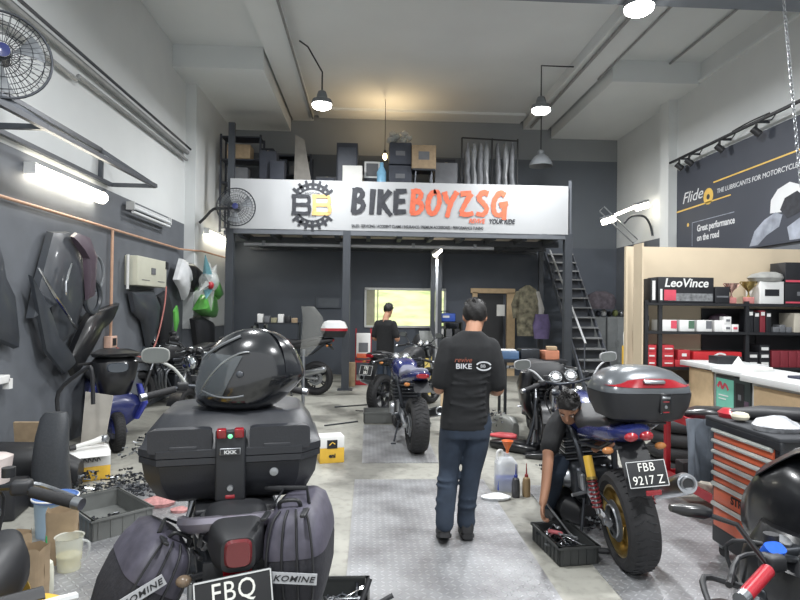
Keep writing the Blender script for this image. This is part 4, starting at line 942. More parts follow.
m = MB(); m.tube([(-.33, 1.02, .93), (-.38, 1.12, .92), (-.46, 1.0, .9), (-.5, .95, .89)], [.01, .009, .008, .012], black, smooth=4); m.ball((-.5, .945, .888), (.014, .014, .014), black); m.build('clutch_lever', fb2)
m = MB(); m.loft([(0, 0, 0, .032, .022, 3), (.03, 0, 0, .03, .02, 3)], mat('blue_cap', (36, 92, 200), .25, coat=.6)); o = m.build('blue_reservoir_cap', fb2); o.location = (-.2, 1.08, .985); o.rotation_euler = (R(30), 0, 0)
# ---- left foreground bike
fb3 = bike((-1.05, .82, 0), R(14), 'black motorcycle with yellow tank cut off at the bottom left corner', body=yellow, tail=yellow, rimm=black, exh='R', wt=.085, gripm=rubber, mirrors=False, barz=1.08, gauges=False, headlight=False)
m = MB(); m.loft([(.62, 0, .82, .12, .1, 3), (.8, 0, .9, .172, .1, 3), (.95, 0, .91, .175, .1, 3), (1.05, 0, .88, .14, .08, 3)], black, ax='Y'); m.build('tank_pad', fb3)
m = MB(); m.tube([(.06, .66, .93), (.15, .8, .985), (.165, .98, .97)], .012, chrome, smooth=4); m.build('tank_stripe', fb3)
m = MB(); m.loft([(.62, .24, .9, .05, .06, 2.6), (.7, .25, .92, .07, .08, 2.6), (.8, .25, .93, .07, .08, 2.6), (.88, .24, .97, .04, .04, 2.4)], black, ax='Y'); m.build('brake_reservoir', fb3)
m = MB(); m.loft([(.34, .30, .83, .06, .06, 2.6), (.45, .33, .87, .13, .08, 2.8), (.6, .35, .87, .12, .07, 2.8), (.72, .33, .81, .07, .05, 2.6)], yellow, ax='Y'); m.build('side_fairing', fb3)
m = MB(); m.tube([(.23, .44, .93), (.39, .5, .945), (.47, .62, .91)], .012, white, smooth=4); m.tube([(.27, .5, .953), (.41, .58, .945)], .02, black, flat=.5); m.build('fairing_stripe', fb3)
# ------------------------------------------------------------------ people
jersey = mat('tee_black', (30, 31, 33), .92, bump=.25, scale=18)
def limb(mb, pts, m, n=14, k=4):
    # pts: (x,y,z,r)
    P = catmull([Vector(p[:3]) for p in pts], k); rr = []
    for i in range(len(P)):
        t = i / k; a = int(min(t, len(pts) - 1)); b_ = min(a + 1, len(pts) - 1); rr.append(pts[a][3] + (pts[b_][3] - pts[a][3]) * (t - a))
    mb.tube(P, rr, m, n=n); mb.ball(P[0], (rr[0],) * 3, m, n=12, k=8); mb.ball(P[-1], (rr[-1],) * 3, m, n=12, k=8)
def hand(mb, wrist, d, pn, m, curl=.5, side=1, s=1.0):
    # d: direction of fingers, pn: palm normal
    d = Vector(d).normalized(); pn = Vector(pn); pn = (pn - d * pn.dot(d)).normalized(); sd = d.cross(pn) * side
    w = Vector(wrist); c = w + d * .05 * s
    T_ = Matrix((sd, d, pn)).transposed().to_4x4(); T_.translation = c
    mb.ball((0, 0, 0), (.042 * s, .055 * s, .016 * s), m, n=14, k=8, M=T_)
    for i, (o, L_) in enumerate(((-.03, .062), (-.01, .075), (.01, .07), (.029, .055))):
        p0 = c + sd * o * s + d * .035 * s; pts = [p0]; a = 0
        for q in range(3):
            a += curl * (.5 + .35 * q); dd = d * math.cos(a) + pn * math.sin(a); pts.append(pts[-1] + dd * L_ * s * (.45, .32, .25)[q])
        mb.tube(pts, [.0092 * s, .0085 * s, .008 * s, .0065 * s], m, n=8, smooth=2); mb.ball(pts[-1], (.0065 * s,) * 3, m, n=8, k=6)
    p0 = c - sd * .032 * s - d * .02 * s; p1 = p0 - sd * .022 * s + d * .03 * s + pn * .01; p2 = p1 + d * .028 * s + pn * .015 * s
    mb.tube([p0, p1, p2], [.013 * s, .010 * s, .008 * s], m, n=8, smooth=2); mb.ball(p2, (.008 * s,) * 3, m, n=8, k=6)
def head(mb, c, fwd, up, m, s=1.0):
    f = Vector(fwd).normalized(); u = Vector(up); u = (u - f * u.dot(f)).normalized(); r_ = f.cross(u)
    T_ = Matrix((r_, f, u)).transposed().to_4x4(); T_.translation = c
    mb.ball((0, -.005, .03 * s), (.077 * s, .095 * s, .092 * s), m, M=T_, n=24, k=16)
    mb.loft([(-.115 * s, 0, .062 * s, .028 * s, .022 * s, 2.2), (-.09 * s, 0, .04 * s, .052 * s, .05 * s, 2.2), (-.04 * s, 0, .02 * s, .066 * s, .07 * s, 2.2), (.03 * s, 0, .01 * s, .073 * s, .082 * s, 2.2)], m, M=T_)
    mb.tube([(0, .088 * s, .02 * s), (0, .112 * s, -.022 * s), (0, .092 * s, -.034 * s)], [.009 * s, .014 * s, .011 * s], m, n=8, smooth=3, M=T_)
    mb.tube([(-.026 * s, .082 * s, -.064 * s), (0, .094 * s, -.062 * s), (.026 * s, .082 * s, -.064 * s)], .0085 * s, m, n=8, smooth=3, M=T_)
    for q in (-1, 1):
        mb.ball((q * .079 * s, -.01 * s, -.0 * s), (.011 * s, .02 * s, .034 * s), m, M=T_); mb.tube([(q * .05 * s, .077 * s, .03 * s), (q * .015 * s, .09 * s, .03 * s)], .009 * s, m, n=8, M=T_)
    return T_
def face(t, T_, s=1.0):
    eye = mat('eye_white', (225, 222, 216), .2, var=0); iris = mat('iris', (30, 20, 16), .2, var=0); lip = mat('lips', (150, 88, 78), .5)
    for q in (-1, 1):
        m = MB(); m.ball((q * .031 * s, .083 * s, .008 * s), (.013 * s, .009 * s, .007 * s), eye, M=T_); m.ball((q * .031 * s, .09 * s, .008 * s), (.005 * s, .004 * s, .0055 * s), iris, M=T_); m.build('eye', t)
        m = MB(); m.tube([(q * .016 * s, .094 * s, .034 * s), (q * .032 * s, .093 * s, .039 * s), (q * .05 * s, .08 * s, .034 * s)], .0035 * s, hairm, smooth=3, M=T_); m.build('eyebrow', t)
def hair(t, T_, s=1.0, length=.0):
    m = MB(); rs = []
    for j in range(15):
        v = j / 14; ring = []
        for i in range(36):
            a = 2 * math.pi * i / 36; th = math.pi * (.01 + (.66 - .1 * math.sin(a)) * v); x = math.cos(a) * math.sin(th); y = math.sin(a) * math.sin(th); z = math.cos(th)
            k = 1 + .05 * math.sin(i * 5.1 + j) * .6 + .03 * rnd.random()
            if y > .25 and z < .42: z = .42 + (z - .42) * .08; y = min(y, .8)
            ring.append((x * .086 * s * k, -.008 + y * .102 * s * k, .034 * s + z * .102 * s * k))
        rs.append(ring)
    m.rings(rs, hairm, M=T_)
    for i in range(90):
        a = rnd.uniform(math.pi * .95, math.pi * 2.05); th = rnd.uniform(.05, 1.0); x, y, z = math.cos(a) * math.sin(th), math.sin(a) * math.sin(th), math.cos(th)
        if rnd.random() < .4: y = abs(y) * .7
        p = Vector((x * .088, -.008 + y * .104, .034 + z * .104)) * s; q = p + Vector((x * .01, y * .012 + .004, .012)) * s
        m.tube([p * .96, q], [.007 * s, .002 * s], hairm, n=4, M=T_)
    m.build('hair', t)

# walking man seen from behind; local frame faces +Y
man = empty('person', (.72, 4.14, 0), rz=R(-3), label='man in black t-shirt and dark jeans walking away along the centre plate', cat='person')
m = MB()
TH = head(m, (.045, .06, 1.595), (.05, 1, -.22), (0, .2, 1), skin)
limb(m, [(.035, .015, 1.54, .056), (.02, -.01, 1.46, .062), (0, -.02, 1.4, .075)], skin)
m.loft([(.9, -.02, 0, .14, .095, 2.3), (1.1, -.02, 0, .13, .09, 2.3), (1.3, 0, -.01, .165, .095, 2.4), (1.42, 0, -.01, .14, .075, 2.2)], skin)
limb(m, [(-.16, -.01, 1.37, .055), (-.195, -.03, 1.22, .046), (-.215, -.03, 1.1, .041), (-.2, .08, 1.07, .037), (-.13, .24, 1.1, .027)], skin)
limb(m, [(.16, -.01, 1.37, .055), (.19, -.03, 1.22, .046), (.21, -.02, 1.09, .041), (.19, .1, 1.06, .037), (.13, .25, 1.1, .027)], skin)
hand(m, (-.13, .24, 1.1), (.4, .9, .15), (0, 0, 1), skin, .5, 1); hand(m, (.13, .25, 1.1), (-.4, .9, .15), (0, 0, 1), skin, .5, -1)
limb(m, [(-.09, 0, .92, .07), (-.125, .02, .66, .045), (-.135, .03, .5, .035), (-.165, -.06, .2, .03)], skin); limb(m, [(.07, 0, .92, .07), (.055, .01, .66, .045), (.03, .02, .5, .035), (-.005, .04, .2, .03)], skin)
remesh(m.build('body', man), .008, 3)
face(man, TH); hair(man, TH)
m = MB()
m.loft([(.80, -.025, 0, .18, .125, 2.5), (.86, -.025, 0, .178, .125, 2.5), (1.0, -.02, 0, .165, .115, 2.5), (1.15, -.01, 0, .165, .115, 2.5), (1.3, 0, -.01, .185, .12, 2.5), (1.39, 0, -.012, .18, .105, 2.5), (1.45, .005, -.012, .14, .08, 2.2), (1.5, .014, -.004, .074, .07, 2)], jersey, n=40)
limb(m, [(-.15, -.01, 1.385, .07), (-.18, -.03, 1.27, .073), (-.208, -.035, 1.14, .066)], jersey); limb(m, [(.15, -.01, 1.385, .07), (.175, -.03, 1.27, .073), (.2, -.03, 1.13, .066)], jersey)
for i in range(9):
    z = .86 + i * .045; m.tube([(-.15 + .03 * (i % 3), -.105, z), (.0, -.125, z - .02 * (i % 2)), (.14, -.105, z + .015)], .006, jersey, smooth=4)
o = remesh(m.build('t_shirt', man), .011, 5)
m = MB()
m.loft([(.74, -.02, 0, .165, .12, 2.6), (.84, -.02, 0, .176, .122, 2.6), (.96, -.02, 0, .165, .115, 2.6)], denim, n=36)
limb(m, [(-.105, 0, .84, .1), (-.125, .02, .66, .09), (-.135, .03, .5, .073), (-.15, -.02, .36, .072), (-.165, -.06, .22, .066), (-.17, -.08, .15, .066)], denim)
limb(m, [(.07, 0, .84, .1), (.055, .01, .66, .088), (.03, .02, .5, .072), (.01, .03, .36, .07), (-.005, .04, .2, .064), (-.005, .04, .12, .068)], denim)
for z in (.4, .44, .3, .24): m.torus((-.155 + (.42 - z) * -.06, -.01 - (.42 - z) * .2, z), .066, .009, denim, ax='Z', n=20, k=6); m.torus((.01 - (.42 - z) * .06, .03, z), .064, .008, denim, ax='Z', n=20, k=6)
remesh(m.build('jeans', man), .010, 3)
boot = mat('boot_leather', (32, 32, 34), .6, bump=.2)
for s_, bx, by, bz, pit in ((-1, -.172, -.06, .0, 22), (1, 0, .06, 0, 6)):
    e = empty('boot', (bx, by, bz), parent=man)
    Mx = Matrix.Translation((0, .1, 0)) @ Matrix.Rotation(R(-pit), 4, 'X') @ Matrix.Translation((0, -.1, 0))
    m = MB(); m.M = Mx; m.loft([(-.09, 0, .07, .038, .045, 2.6), (-.05, 0, .09, .05, .08, 2.6), (.0, 0, .09, .052, .085, 2.6), (.06, 0, .06, .048, .05, 2.6), (.13, 0, .05, .05, .038, 2.6), (.185, 0, .04, .035, .026, 2.4)], boot, ax='Y'); m.loft([(.06, 0, -.02, .05, .055, 2.4), (.13, 0, -.03, .05, .055, 2.4), (.2, 0, -.04, .052, .056, 2.4)], boot); o = m.build('boot_upper', e)
    m = MB(); m.M = Mx; m.loft([(-.1, 0, .015, .035, .016, 4), (-.06, 0, .015, .05, .018, 4), (0, 0, .016, .05, .016, 4), (.08, 0, .014, .052, .014, 4), (.16, 0, .016, .045, .014, 4), (.195, 0, .02, .025, .012, 4)], rubber, ax='Y'); o = m.build('sole', e)
FT = fr((0, -.136, 1.24), (1, 0, 0), (0, .03, 1)); tw = mat('tee_print_white', (200, 202, 206), .7, var=.05); tor = mat('tee_print_rust', (150, 84, 66), .7)
m = MB(); text_into(m, 'BIKE', .05, tw, FT @ Matrix.Translation((-.11, 0, 0)), bold=.001, xs=1.15); m.build('back_print_word', man)
m = MB()
for sgn in (1, -1): ribbon(m, [(.085 + .05 * math.cos(R(a)), .02 + sgn * .028 * math.sin(R(a))) for a in range(15, 166, 15)], .01, .01, tw, FT)
text_into(m, 'BB', .03, tw, FT @ Matrix.Translation((.062, .01, 0)), xs=1.1); m.build('back_print_gear', man)
m = MB(); text_into(m, 'revive', .05, tor, FT @ Matrix.Translation((-.12, .045, 0)), xs=1.0, shear=.3); m.build('back_print_script', man)

# crouching man (world coordinates about root)
cm = empty('person', (1.67, 4.68, 0), label='man in black t-shirt crouching beside the blue motorcycle reaching down to the floor', cat='person')
m = MB()
TH = head(m, (-.17, -.4, .93), (-.35, -.62, -.75), (-.2, -.45, .85), skin)
limb(m, [(-.13, -.3, .9, .055), (-.09, -.24, .87, .06), (-.06, -.15, .82, .075)], skin)
m.tube([(0, 0, .35), (0, -.08, .6), (-.03, -.15, .8)], [.13, .13, .14], skin, n=16, smooth=3)
limb(m, [(-.2, -.2, .78, .05), (-.3, -.34, .62, .045), (-.33, -.42, .56, .042), (-.37, -.5, .38, .036), (-.41, -.56, .27, .027)], skin)
hand(m, (-.41, -.56, .27), (-.08, -.15, -1), (.6, -.3, 0), skin, .9, -1)
limb(m, [(.16, -.22, .78, .05), (.2, -.34, .68, .045), (.12, -.48, .68, .04), (.02, -.6, .72, .028)], skin)
hand(m, (.02, -.6, .72), (-.75, -.6, -.15), (0, -.2, -1), skin, .4, -1)
limb(m, [(-.1, .02, .34, .06), (-.2, -.28, .46, .045), (-.22, -.18, .28, .035), (-.22, -.1, .1, .03)], skin); limb(m, [(.1, .02, .34, .06), (.12, -.28, .46, .045), (.13, -.2, .28, .035), (.12, -.08, .1, .03)], skin)
remesh(m.build('body', cm), .008, 3)
face(cm, TH); hair(cm, TH, 1.03)
m = MB(); m.tube([(0, .06, .34), (0, -.0, .5), (0, -.08, .68), (-.03, -.17, .83), (-.07, -.22, .88)], [.17, .17, .18, .16, .09], jersey, n=24, smooth=4)
limb(m, [(-.13, -.16, .8, .085), (-.22, -.24, .73, .08), (-.3, -.36, .62, .07)], jersey); limb(m, [(.1, -.17, .8, .085), (.17, -.24, .76, .08), (.2, -.34, .69, .07)], jersey)
remesh(m.build('t_shirt', cm), .011, 4)
m = MB(); m.ball((0, .05, .34), (.19, .17, .14), denim)
limb(m, [(-.1, .02, .34, .11), (-.2, -.28, .46, .085), (-.22, -.2, .28, .07), (-.22, -.1, .1, .06)], denim); limb(m, [(.1, .02, .34, .11), (.12, -.28, .46, .085), (.13, -.2, .28, .07), (.12, -.08, .1, .06)], denim)
remesh(m.build('trousers', cm), .011, 3)
for x in (-.22, .12): m = MB(); m.loft([(-.2, 0, .035, .03, .025, 2.6), (-.12, 0, .045, .045, .04, 2.6), (0, 0, .06, .045, .055, 2.6), (.05, 0, .05, .035, .045, 2.6)], boot, ax='Y'); o = m.build('shoe', cm); o.location = (x, -.06, 0)
# seated mechanic at the back
bm_ = empty('person', (.3, 10.75, 0), rz=R(-150 + 180 - 60), label='young man in black t-shirt working with both hands before the lit window', cat='person')
m = MB(); TH = head(m, (0, .1, 1.6), (0, 1, -.45), (0, .45, 1), skin)
limb(m, [(0, .04, 1.52, .055), (0, 0, 1.44, .06), (0, -.02, 1.38, .075)], skin)
m.loft([(.9, 0, 0, .13, .09, 2.3), (1.3, 0, 0, .16, .09, 2.3), (1.4, 0, 0, .13, .07, 2.2)], skin)
for s_ in (-1, 1):
    limb(m, [(s_ * .18, 0, 1.34, .05), (s_ * .24, 0, 1.08, .042), (s_ * .18, .16, 1.1, .036), (s_ * .08, .3, 1.16, .026)], skin); hand(m, (s_ * .08, .3, 1.16), (-s_ * .3, .9, 0), (0, 0, -1), skin, .6, s_)
    limb(m, [(s_ * .09, 0, .9, .06), (s_ * .1, .02, .5, .04), (s_ * .1, 0, .1, .035)], skin)
remesh(m.build('body', bm_), .012, 3); face(bm_, TH); hair(bm_, TH, 1.02)
m = MB(); m.loft([(.82, 0, 0, .17, .12, 2.4), (1.1, 0, 0, .165, .11, 2.4), (1.33, 0, 0, .19, .11, 2.4), (1.43, 0, 0, .11, .08, 2.2)], jersey)
for s_ in (-1, 1): limb(m, [(s_ * .16, 0, 1.35, .07), (s_ * .23, 0, 1.14, .065)], jersey)
remesh(m.build('t_shirt', bm_), .014, 3)
m = MB(); m.loft([(.76, 0, 0, .15, .11, 2.4), (.9, 0, 0, .165, .115, 2.4)], denim)
for s_ in (-1, 1): limb(m, [(s_ * .08, 0, .82, .09), (s_ * .1, .02, .5, .07), (s_ * .1, 0, .08, .06)], denim)
remesh(m.build('trousers', bm_), .014, 3)
for s_ in (-1, 1): m = MB(); m.loft([(-.06, 0, .045, .035, .04, 2.6), (.05, 0, .045, .045, .04, 2.6), (.17, 0, .03, .03, .02, 2.6)], boot, ax='Y'); o = m.build('shoe', bm_); o.location = (s_ * .1, 0, 0)
# ------------------------------------------------------------------ partition with shelves on the right
ply = mat('cream_plywood', (206, 190, 164), .7, var=.05, scale=2)
shk = mat('shelf_black', (36, 37, 40), .5)
st('wall_partition', MB().box((4.88, 7.92, 1.275), (2.64, .06, 2.55), ply))
t = empty('shelf_unit', (4.88, 7.68, 0), label='black metal shelf unit against the cream partition, full of parts boxes', cat='shelf')
MB().box((-1.3, -.12, 1.275), (.02, .25, 2.55), ply).build('side_trim', t)
for x in (-1.22, -1.03, .16, 1.28): MB().box((x, -.17, .9), (.05, .04, 1.8), shk).build('upright', t)
for z in (.08, .45, .9, 1.37, 1.75): MB().box((.03, 0, z), (2.5, .4, .035), shk).build('shelf_board', t)
MB().box((.2, .19, 1.0), (.9, .012, 1.4), shk).build('back_panel', t); MB().box((.9, .17, 1.0), (.75, .012, 1.4), shk).build('back_panel', t)
S1, S2, S3, S0 = 1.769, 1.389, .919, .469
redbox = mat('red_carton', (178, 50, 58), .5); dkred = mat('dark_red_carton', (128, 44, 54), .6); printw = mat('print_white', (224, 224, 222), .6, var=0); blkbox = mat('black_carton', (34, 35, 39), .5); teal = mat('teal_print', (128, 186, 168), .6); pink = mat('pink_print', (206, 78, 96), .6)
def pbox(x0, x1, z, h, m, label, lab=None, text=None, tsize=.05, y=7.55, dep=.3, group='parts boxes on the shelf unit', band=None, cat='box', name='parts_box'):
    t = empty(name, ((x0 + x1) / 2, y + dep / 2 - .05, z), label=label, cat=cat, group=group); w_ = x1 - x0
    MB().box((0, 0, h / 2), (w_, dep, h), m, bev=.004).build('box_body', t)
    if lab: a = lab[1]; MB().box((a[0] * w_, -dep / 2 - .002, a[1] * h), (a[2] * w_, .003, a[3] * h), lab[0]).build('printed_label', t)
    if band: a = band[1]; MB().box((a[0] * w_, -dep / 2 - .001, a[1] * h), (a[2] * w_, .003, a[3] * h), band[0]).build('printed_band', t)
    if text: q = MB(); text_into(q, text, tsize, printw, fr((0, -dep / 2 - .004, h * .62), (1, 0, 0), (0, 0, 1)), align='CENTER', shear=.2, bold=.003); q.build('box_lettering', t)
    return t
t = pbox(3.82, 4.58, S1, .34, blkbox, 'long black exhaust box with white script on the top shelf', text='LeoVince', tsize=.16, band=(mat('print_grey', (120, 122, 124), .5, var=.5, scale=20), (.08, .22, .8, .3)))
MB().box((-.22, -.155, .1), (.16, .004, .14), pink).build('printed_label', t); MB().box((-.34, -.155, .1), (.03, .004, .16), printw).build('printed_label', t)
pbox(3.72, 3.80, S1, .32, blkbox, 'narrow black box with white side stripe at the left end of the top shelf', lab=(printw, (0, .5, .5, .8)))
pbox(4.6, 4.8, S1, .22, blkbox, 'small black box between the script box and the pink trophy', lab=(gybox, (0, .4, .8, .1)))
def trophy(x, z, s, m, bm2, label):
    t = empty('trophy', (x, 7.56, z), label=label, cat='trophy')
    MB().box((0, 0, .04 * s), (.1 * s, .08 * s, .08 * s), bm2, bev=.006).build('base', t)
    MB().lathe([(.03, .08), (.012, .1), (.01, .14), (.03, .17), (.065, .21), (.075, .27), (.07, .27), (.03, .19), (.001, .18)], (0, 0, 0), m, M=Matrix.Scale(s, 4)).build('cup', t)
    for q in (-1, 1): MB().tube([(q * .06 * s, 0, .2 * s), (q * .11 * s, 0, .26 * s), (q * .07 * s, 0, .265 * s)], .007, m, smooth=4).build('handle', t)
trophy(4.86, S1, 1.0, mat('rose_metal', (200, 160, 150), .25, .8), mat('rose_base', (196, 130, 126), .4), 'small rose-coloured trophy cup on the top shelf')
trophy(5.1, S1, 1.1, gold, mat('rose_base', (196, 130, 126), .4), 'gold trophy cup beside the white device box')
pbox(5.22, 5.55, S1, .3, printw, 'white box with a black device picture on the top shelf', lab=(blkbox, (0, .5, .6, .3)))
thing('plastic_bag', MB().loft([(0, 0, 0, .2, .12, 2.4), (.05, 0, 0, .24, .14, 2.2), (.1, .02, 0, .2, .12, 2.2), (.13, .04, 0, .1, .08, 2)], mat('grey_bag', (150, 150, 146), .4, var=.3)), 'grey plastic bag lying on the white device box', 'bag', loc=(5.36, 7.6, S1 + .302))
pbox(5.57, 5.98, S1, .28, blkbox, 'lower black and red box at the right end of the top shelf', band=(pink, (0, .08, .98, .08)), lab=(gybox, (.1, .5, .4, .2)))
pbox(5.57, 5.98, S1 + .282, .28, blkbox, 'upper black and red box at the right end of the top shelf', band=(pink, (0, .1, .98, .1)))
# shelf 2
t = empty('can', (3.68, 7.6, S2), label='black and silver can alone at the left of the middle shelf', cat='can'); MB().lathe([(.001, 0), (.06, 0), (.062, .2), (.04, .22), (.001, .22)], (0, 0, 0), black).build('can_body', t); MB().lathe([(.063, .06), (.063, .14), (.06, .14)], (0, 0, 0), steel).build('can_label', t)
for i, (x, col) in enumerate(((3.88, pink), (4.12, mat('green_print', (80, 110, 90), .6)), (4.36, gybox), (4.6, gybox))):
    pbox(x, x + .2, S2, .15, printw, ['white box with pink corner first in the middle shelf row', 'white box with green corner second in the middle shelf row', 'white box with grey corner third in the middle shelf row', 'white box with grey corner last in the middle shelf row'][i], lab=(col, (.28, .6, .4, .7)))
for k, (x, z) in enumerate(((4.76, 0), (4.86, 0), (4.76, .102))): pbox(x - .045, x + .045, S2 + z, .1, printw, ['small white cube box at the left under another cube', 'small white cube box at the right of the pair', 'small white cube box stacked on top of the pair'][k], lab=(pink if k == 1 else gybox, (0, .5, .6, .3)), y=7.52, dep=.12)
thing('black_bag', MB().loft([(0, 0, 0, .14, .1, 2.4), (.1, 0, 0, .16, .11, 2.4), (.2, 0, 0, .13, .09, 2.2), (.24, 0, 0, .05, .05, 2)], mat('plum_bag', (60, 44, 58), .6)), 'dark plum bag behind the small white cubes', 'bag', loc=(4.82, 7.76, S2))
for i in range(4): pbox(5.06 + i * .082, 5.13 + i * .082, S2, .29 - .02 * (i % 2), [blkbox, blkbox, dkred, blkbox][i], ['black upright pack first from the shelf post', 'black upright pack second from the shelf post', 'dark red upright pack in the middle shelf row', 'black upright pack right of the dark red one'][i], lab=(printw, (0, .85, .7, .16)), dep=.2)
for i in range(3): pbox(5.41 + i * .09, 5.485 + i * .09, S2, .07 + .03 * (i % 2), gybox, ['small grey box left of its two neighbours', 'taller grey box between two small ones', 'small grey box right beside the beige box'][i], dep=.15)
pbox(5.7, 5.98, S2, .26, mat('beige_box', (190, 184, 170), .6), 'beige box at the right end of the middle shelf', lab=(gybox, (0, .5, .4, .4)))
# shelf 3
n_ = ['bottom', 'middle', 'top']
for i in range(3): pbox(3.68, 3.8, S3 + i * .096, .094, redbox, n_[i] + ' bright red box of the stack left of the shelf upright', lab=(printw, (0, .5, .6, .2)), dep=.2)
for i in range(3): pbox(3.86, 4.04, S3 + i * .096, .094, redbox, n_[i] + ' red box of the wider stack right of the shelf upright', lab=(printw, (.1, .5, .6, .16)), dep=.2)
pbox(4.06, 4.28, S3, .09, redbox, 'flat red box with white mark under a smaller red box', lab=(printw, (0, .5, .4, .4)), dep=.2)
pbox(4.1, 4.26, S3 + .092, .13, redbox, 'small red box standing on the flat red box', lab=(printw, (0, .5, .4, .3)), dep=.2)
t = pbox(4.31, 4.97, S3, .2, mat('brand_red', (188, 40, 46), .5), 'large red box with white bird-like mark on the lower shelf')
m = MB(); F = fr((.05, -.155, .13), (1, 0, 0), (0, 0, 1)); ribbon(m, [(-.1, .02), (-.03, .05), (.05, .03), (.02, -.01), (-.05, -.01), (.03, -.03), (.09, -.02)], .025, .02, printw, F); text_into(m, 'BARRACUDA', .045, printw, F @ Matrix.Translation((-.14, -.09, 0)), bold=.001); m.build('box_mark', t)
for i, (x, k) in enumerate(((5.06, 0), (5.06, 1), (5.22, 0), (5.22, 1), (5.22, 2))): pbox(x, x + .14, S3 + k * .1, .098, blkbox, ['lower black box with white label, left stack', 'upper black box with white label, left stack', 'bottom black box with white label, right stack', 'middle black box with white label, right stack', 'top black box with white label, right stack'][i], lab=(printw, (0, .5, .7, .4)), dep=.2)
for i in range(5): pbox(5.39 + i * .118, 5.5 + i * .118, S3, .22, dkred, ['first', 'second', 'third', 'fourth', 'fifth'][i] + ' dark red upright box from the left on the lower shelf', dep=.25)
for i in range(6): pbox(3.75 + i * .35, 4.02 + i * .35, S0, .18 + .06 * (i % 3), [gybox, dkbox, card][i % 3], ['grey box at the far left of the bottom shelf', 'dark box second on the bottom shelf', 'brown box third on the bottom shelf', 'grey box fourth on the bottom shelf', 'dark box fifth on the bottom shelf', 'brown box at the right of the bottom shelf'][i], dep=.25)
# ------------------------------------------------------------------ counter
ct = empty('service_counter', (4.4, 6, 0), label='white-topped service counter with light wood panels and a green poster bay', cat='counter')
def C(n, c, d, m, bev=.004): return MB().box((c[0] - 4.4, c[1] - 6, c[2]), d, m, bev=bev).build(n, ct)
C('counter_body', (4.4, 6.0, .47), (.62, 2.3, .94), white)
C('countertop', (4.36, 6.95, 1.0), (.72, .66, .06), white); C('countertop', (4.36, 6.28, .975), (.68, .68, .05), white); C('countertop', (4.34, 5.2, .965), (.84, 1.5, .07), white)
C('counter_body', (4.38, 5.2, .46), (.7, 1.4, .92), white); C('wood_panel', (4.07, 6.92, .5), (.02, .5, .9), wood); C('wood_panel', (4.015, 5.2, .46), (.02, 1.3, .86), wood)
e = empty('poster_bay', (4.075 - 4.4, .3, .62), parent=ct)
MB().box((0, 0, 0), (.02, .62, .62), mat('bay_dark', (58, 66, 66), .3), bev=.004).build('bay_back', e)
MB().box((-.012, .13, .0), (.005, .32, .54), mat('green_poster', (120, 196, 176), .5, var=.05)).build('green_poster', e)
m = MB(); F = fr((-.016, .26, .12), (0, -1, 0), (0, 0, 1)); ribbon(m, [(0, .05), (.05, .1), (.09, .04), (.14, .09), (.2, .03)], .04, .03, pink, F, h=.001); ribbon(m, [(.02, -.04), (.2, -.04)], .012, .012, printw, F, h=.001); ribbon(m, [(.02, -.08), (.16, -.08)], .012, .012, printw, F, h=.001); m.build('poster_print', e)
m = MB(); m.box((-.012, -.14, -.0), (.005, .14, .5), blkbox).box((-.012, -.25, -.1), (.005, .07, .34), mat('bay_purple', (92, 74, 92), .5)).box((-.016, -.14, .1), (.003, .05, .06), gybox).box((-.016, -.14, -.08), (.003, .07, .05), gybox); m.build('dark_poster', e)
# on the counter
pbox(4.15, 4.45, 1.032, .09, blkbox, 'black box on the far end of the white counter', y=6.75, dep=.2)
t = empty('letter_tray', (4.32, 6.3, 1.002), label='flat white booklet pile on the middle of the counter', cat='paper'); MB().box((0, 0, .02), (.3, .22, .04), paper, rz=.3).build('booklet_pile', t)
thing('folder', MB().box((0, 0, .012), (.34, .5, .024), mat('navy_folder', (36, 42, 62), .4), rz=.1, bev=.004), 'dark navy folder lying on the near part of the counter', 'folder', loc=(4.4, 5.4, 1.001))
thing('paper_cone', MB().lathe([(.09, 0), (.05, .07), (.001, .14)], (0, 0, 0), paper, n=6), 'small folded white paper tent on the counter', 'paper', loc=(4.3, 6.55, 1.032 if False else 1.001))
thing('tablet', MB().box((0, 0, .01), (.22, .32, .02), gloss, bev=.006), 'black glossy tablet on the near end of the counter', 'tablet', loc=(4.2, 4.9, 1.001))

# ------------------------------------------------------------------ orange tool chest
tc_ = empty('tool_chest', (2.62, 3.56, 0), label='black-framed tool chest with orange drawers and silver drawer edges', cat='tool chest')
orp = mat('drawer_orange', (206, 98, 66), .35, coat=.3); blk = mat('chest_black', (40, 42, 46), .4)
MB().box((0, 0, .5), (.5, .66, .82), blk, bev=.01).build('cabinet_frame', tc_)
MB().box((0, 0, .925), (.56, .74, .03), mat('mat_black', (46, 48, 52), .8), bev=.01).build('work_top', tc_)
m = MB(); m.box((-.262, 0, .89), (.03, .74, .05), blk, bev=.008); m.build('front_rail', tc_)
zz = .868
for i, h in enumerate((.068, .068, .068, .068, .068, .13, .16)):
    e = empty('drawer', (-.256, 0, zz - h / 2), parent=tc_)
    MB().box((0, 0, -.006), (.016, .58, h - .008), orp, bev=.003).build('drawer_front', e)
    m = MB(); m.tube([(-.014, -.29, h / 2 - .014), (-.014, .29, h / 2 - .014)], .015, mat('drawer_edge', (206, 210, 206), .3, .5), n=8); m.build('drawer_handle', e)
    if i == 5: m = MB(); text_into(m, 'STR', .07, blkbox, fr((-.0095, .1, -.03), (0, -1, 0), (0, 0, 1)), bold=.002); m.build('drawer_lettering', e)
    zz -= h + .004
m = MB(); m.box((.02, -.336, .5), (.36, .012, .62), orp, bev=.004)
for i in range(6):
    for j in range(9): m.box((-.12 + i * .056, -.343, .25 + j * .062), (.016, .004, .016), blk)
m.build('peg_panel', tc_)
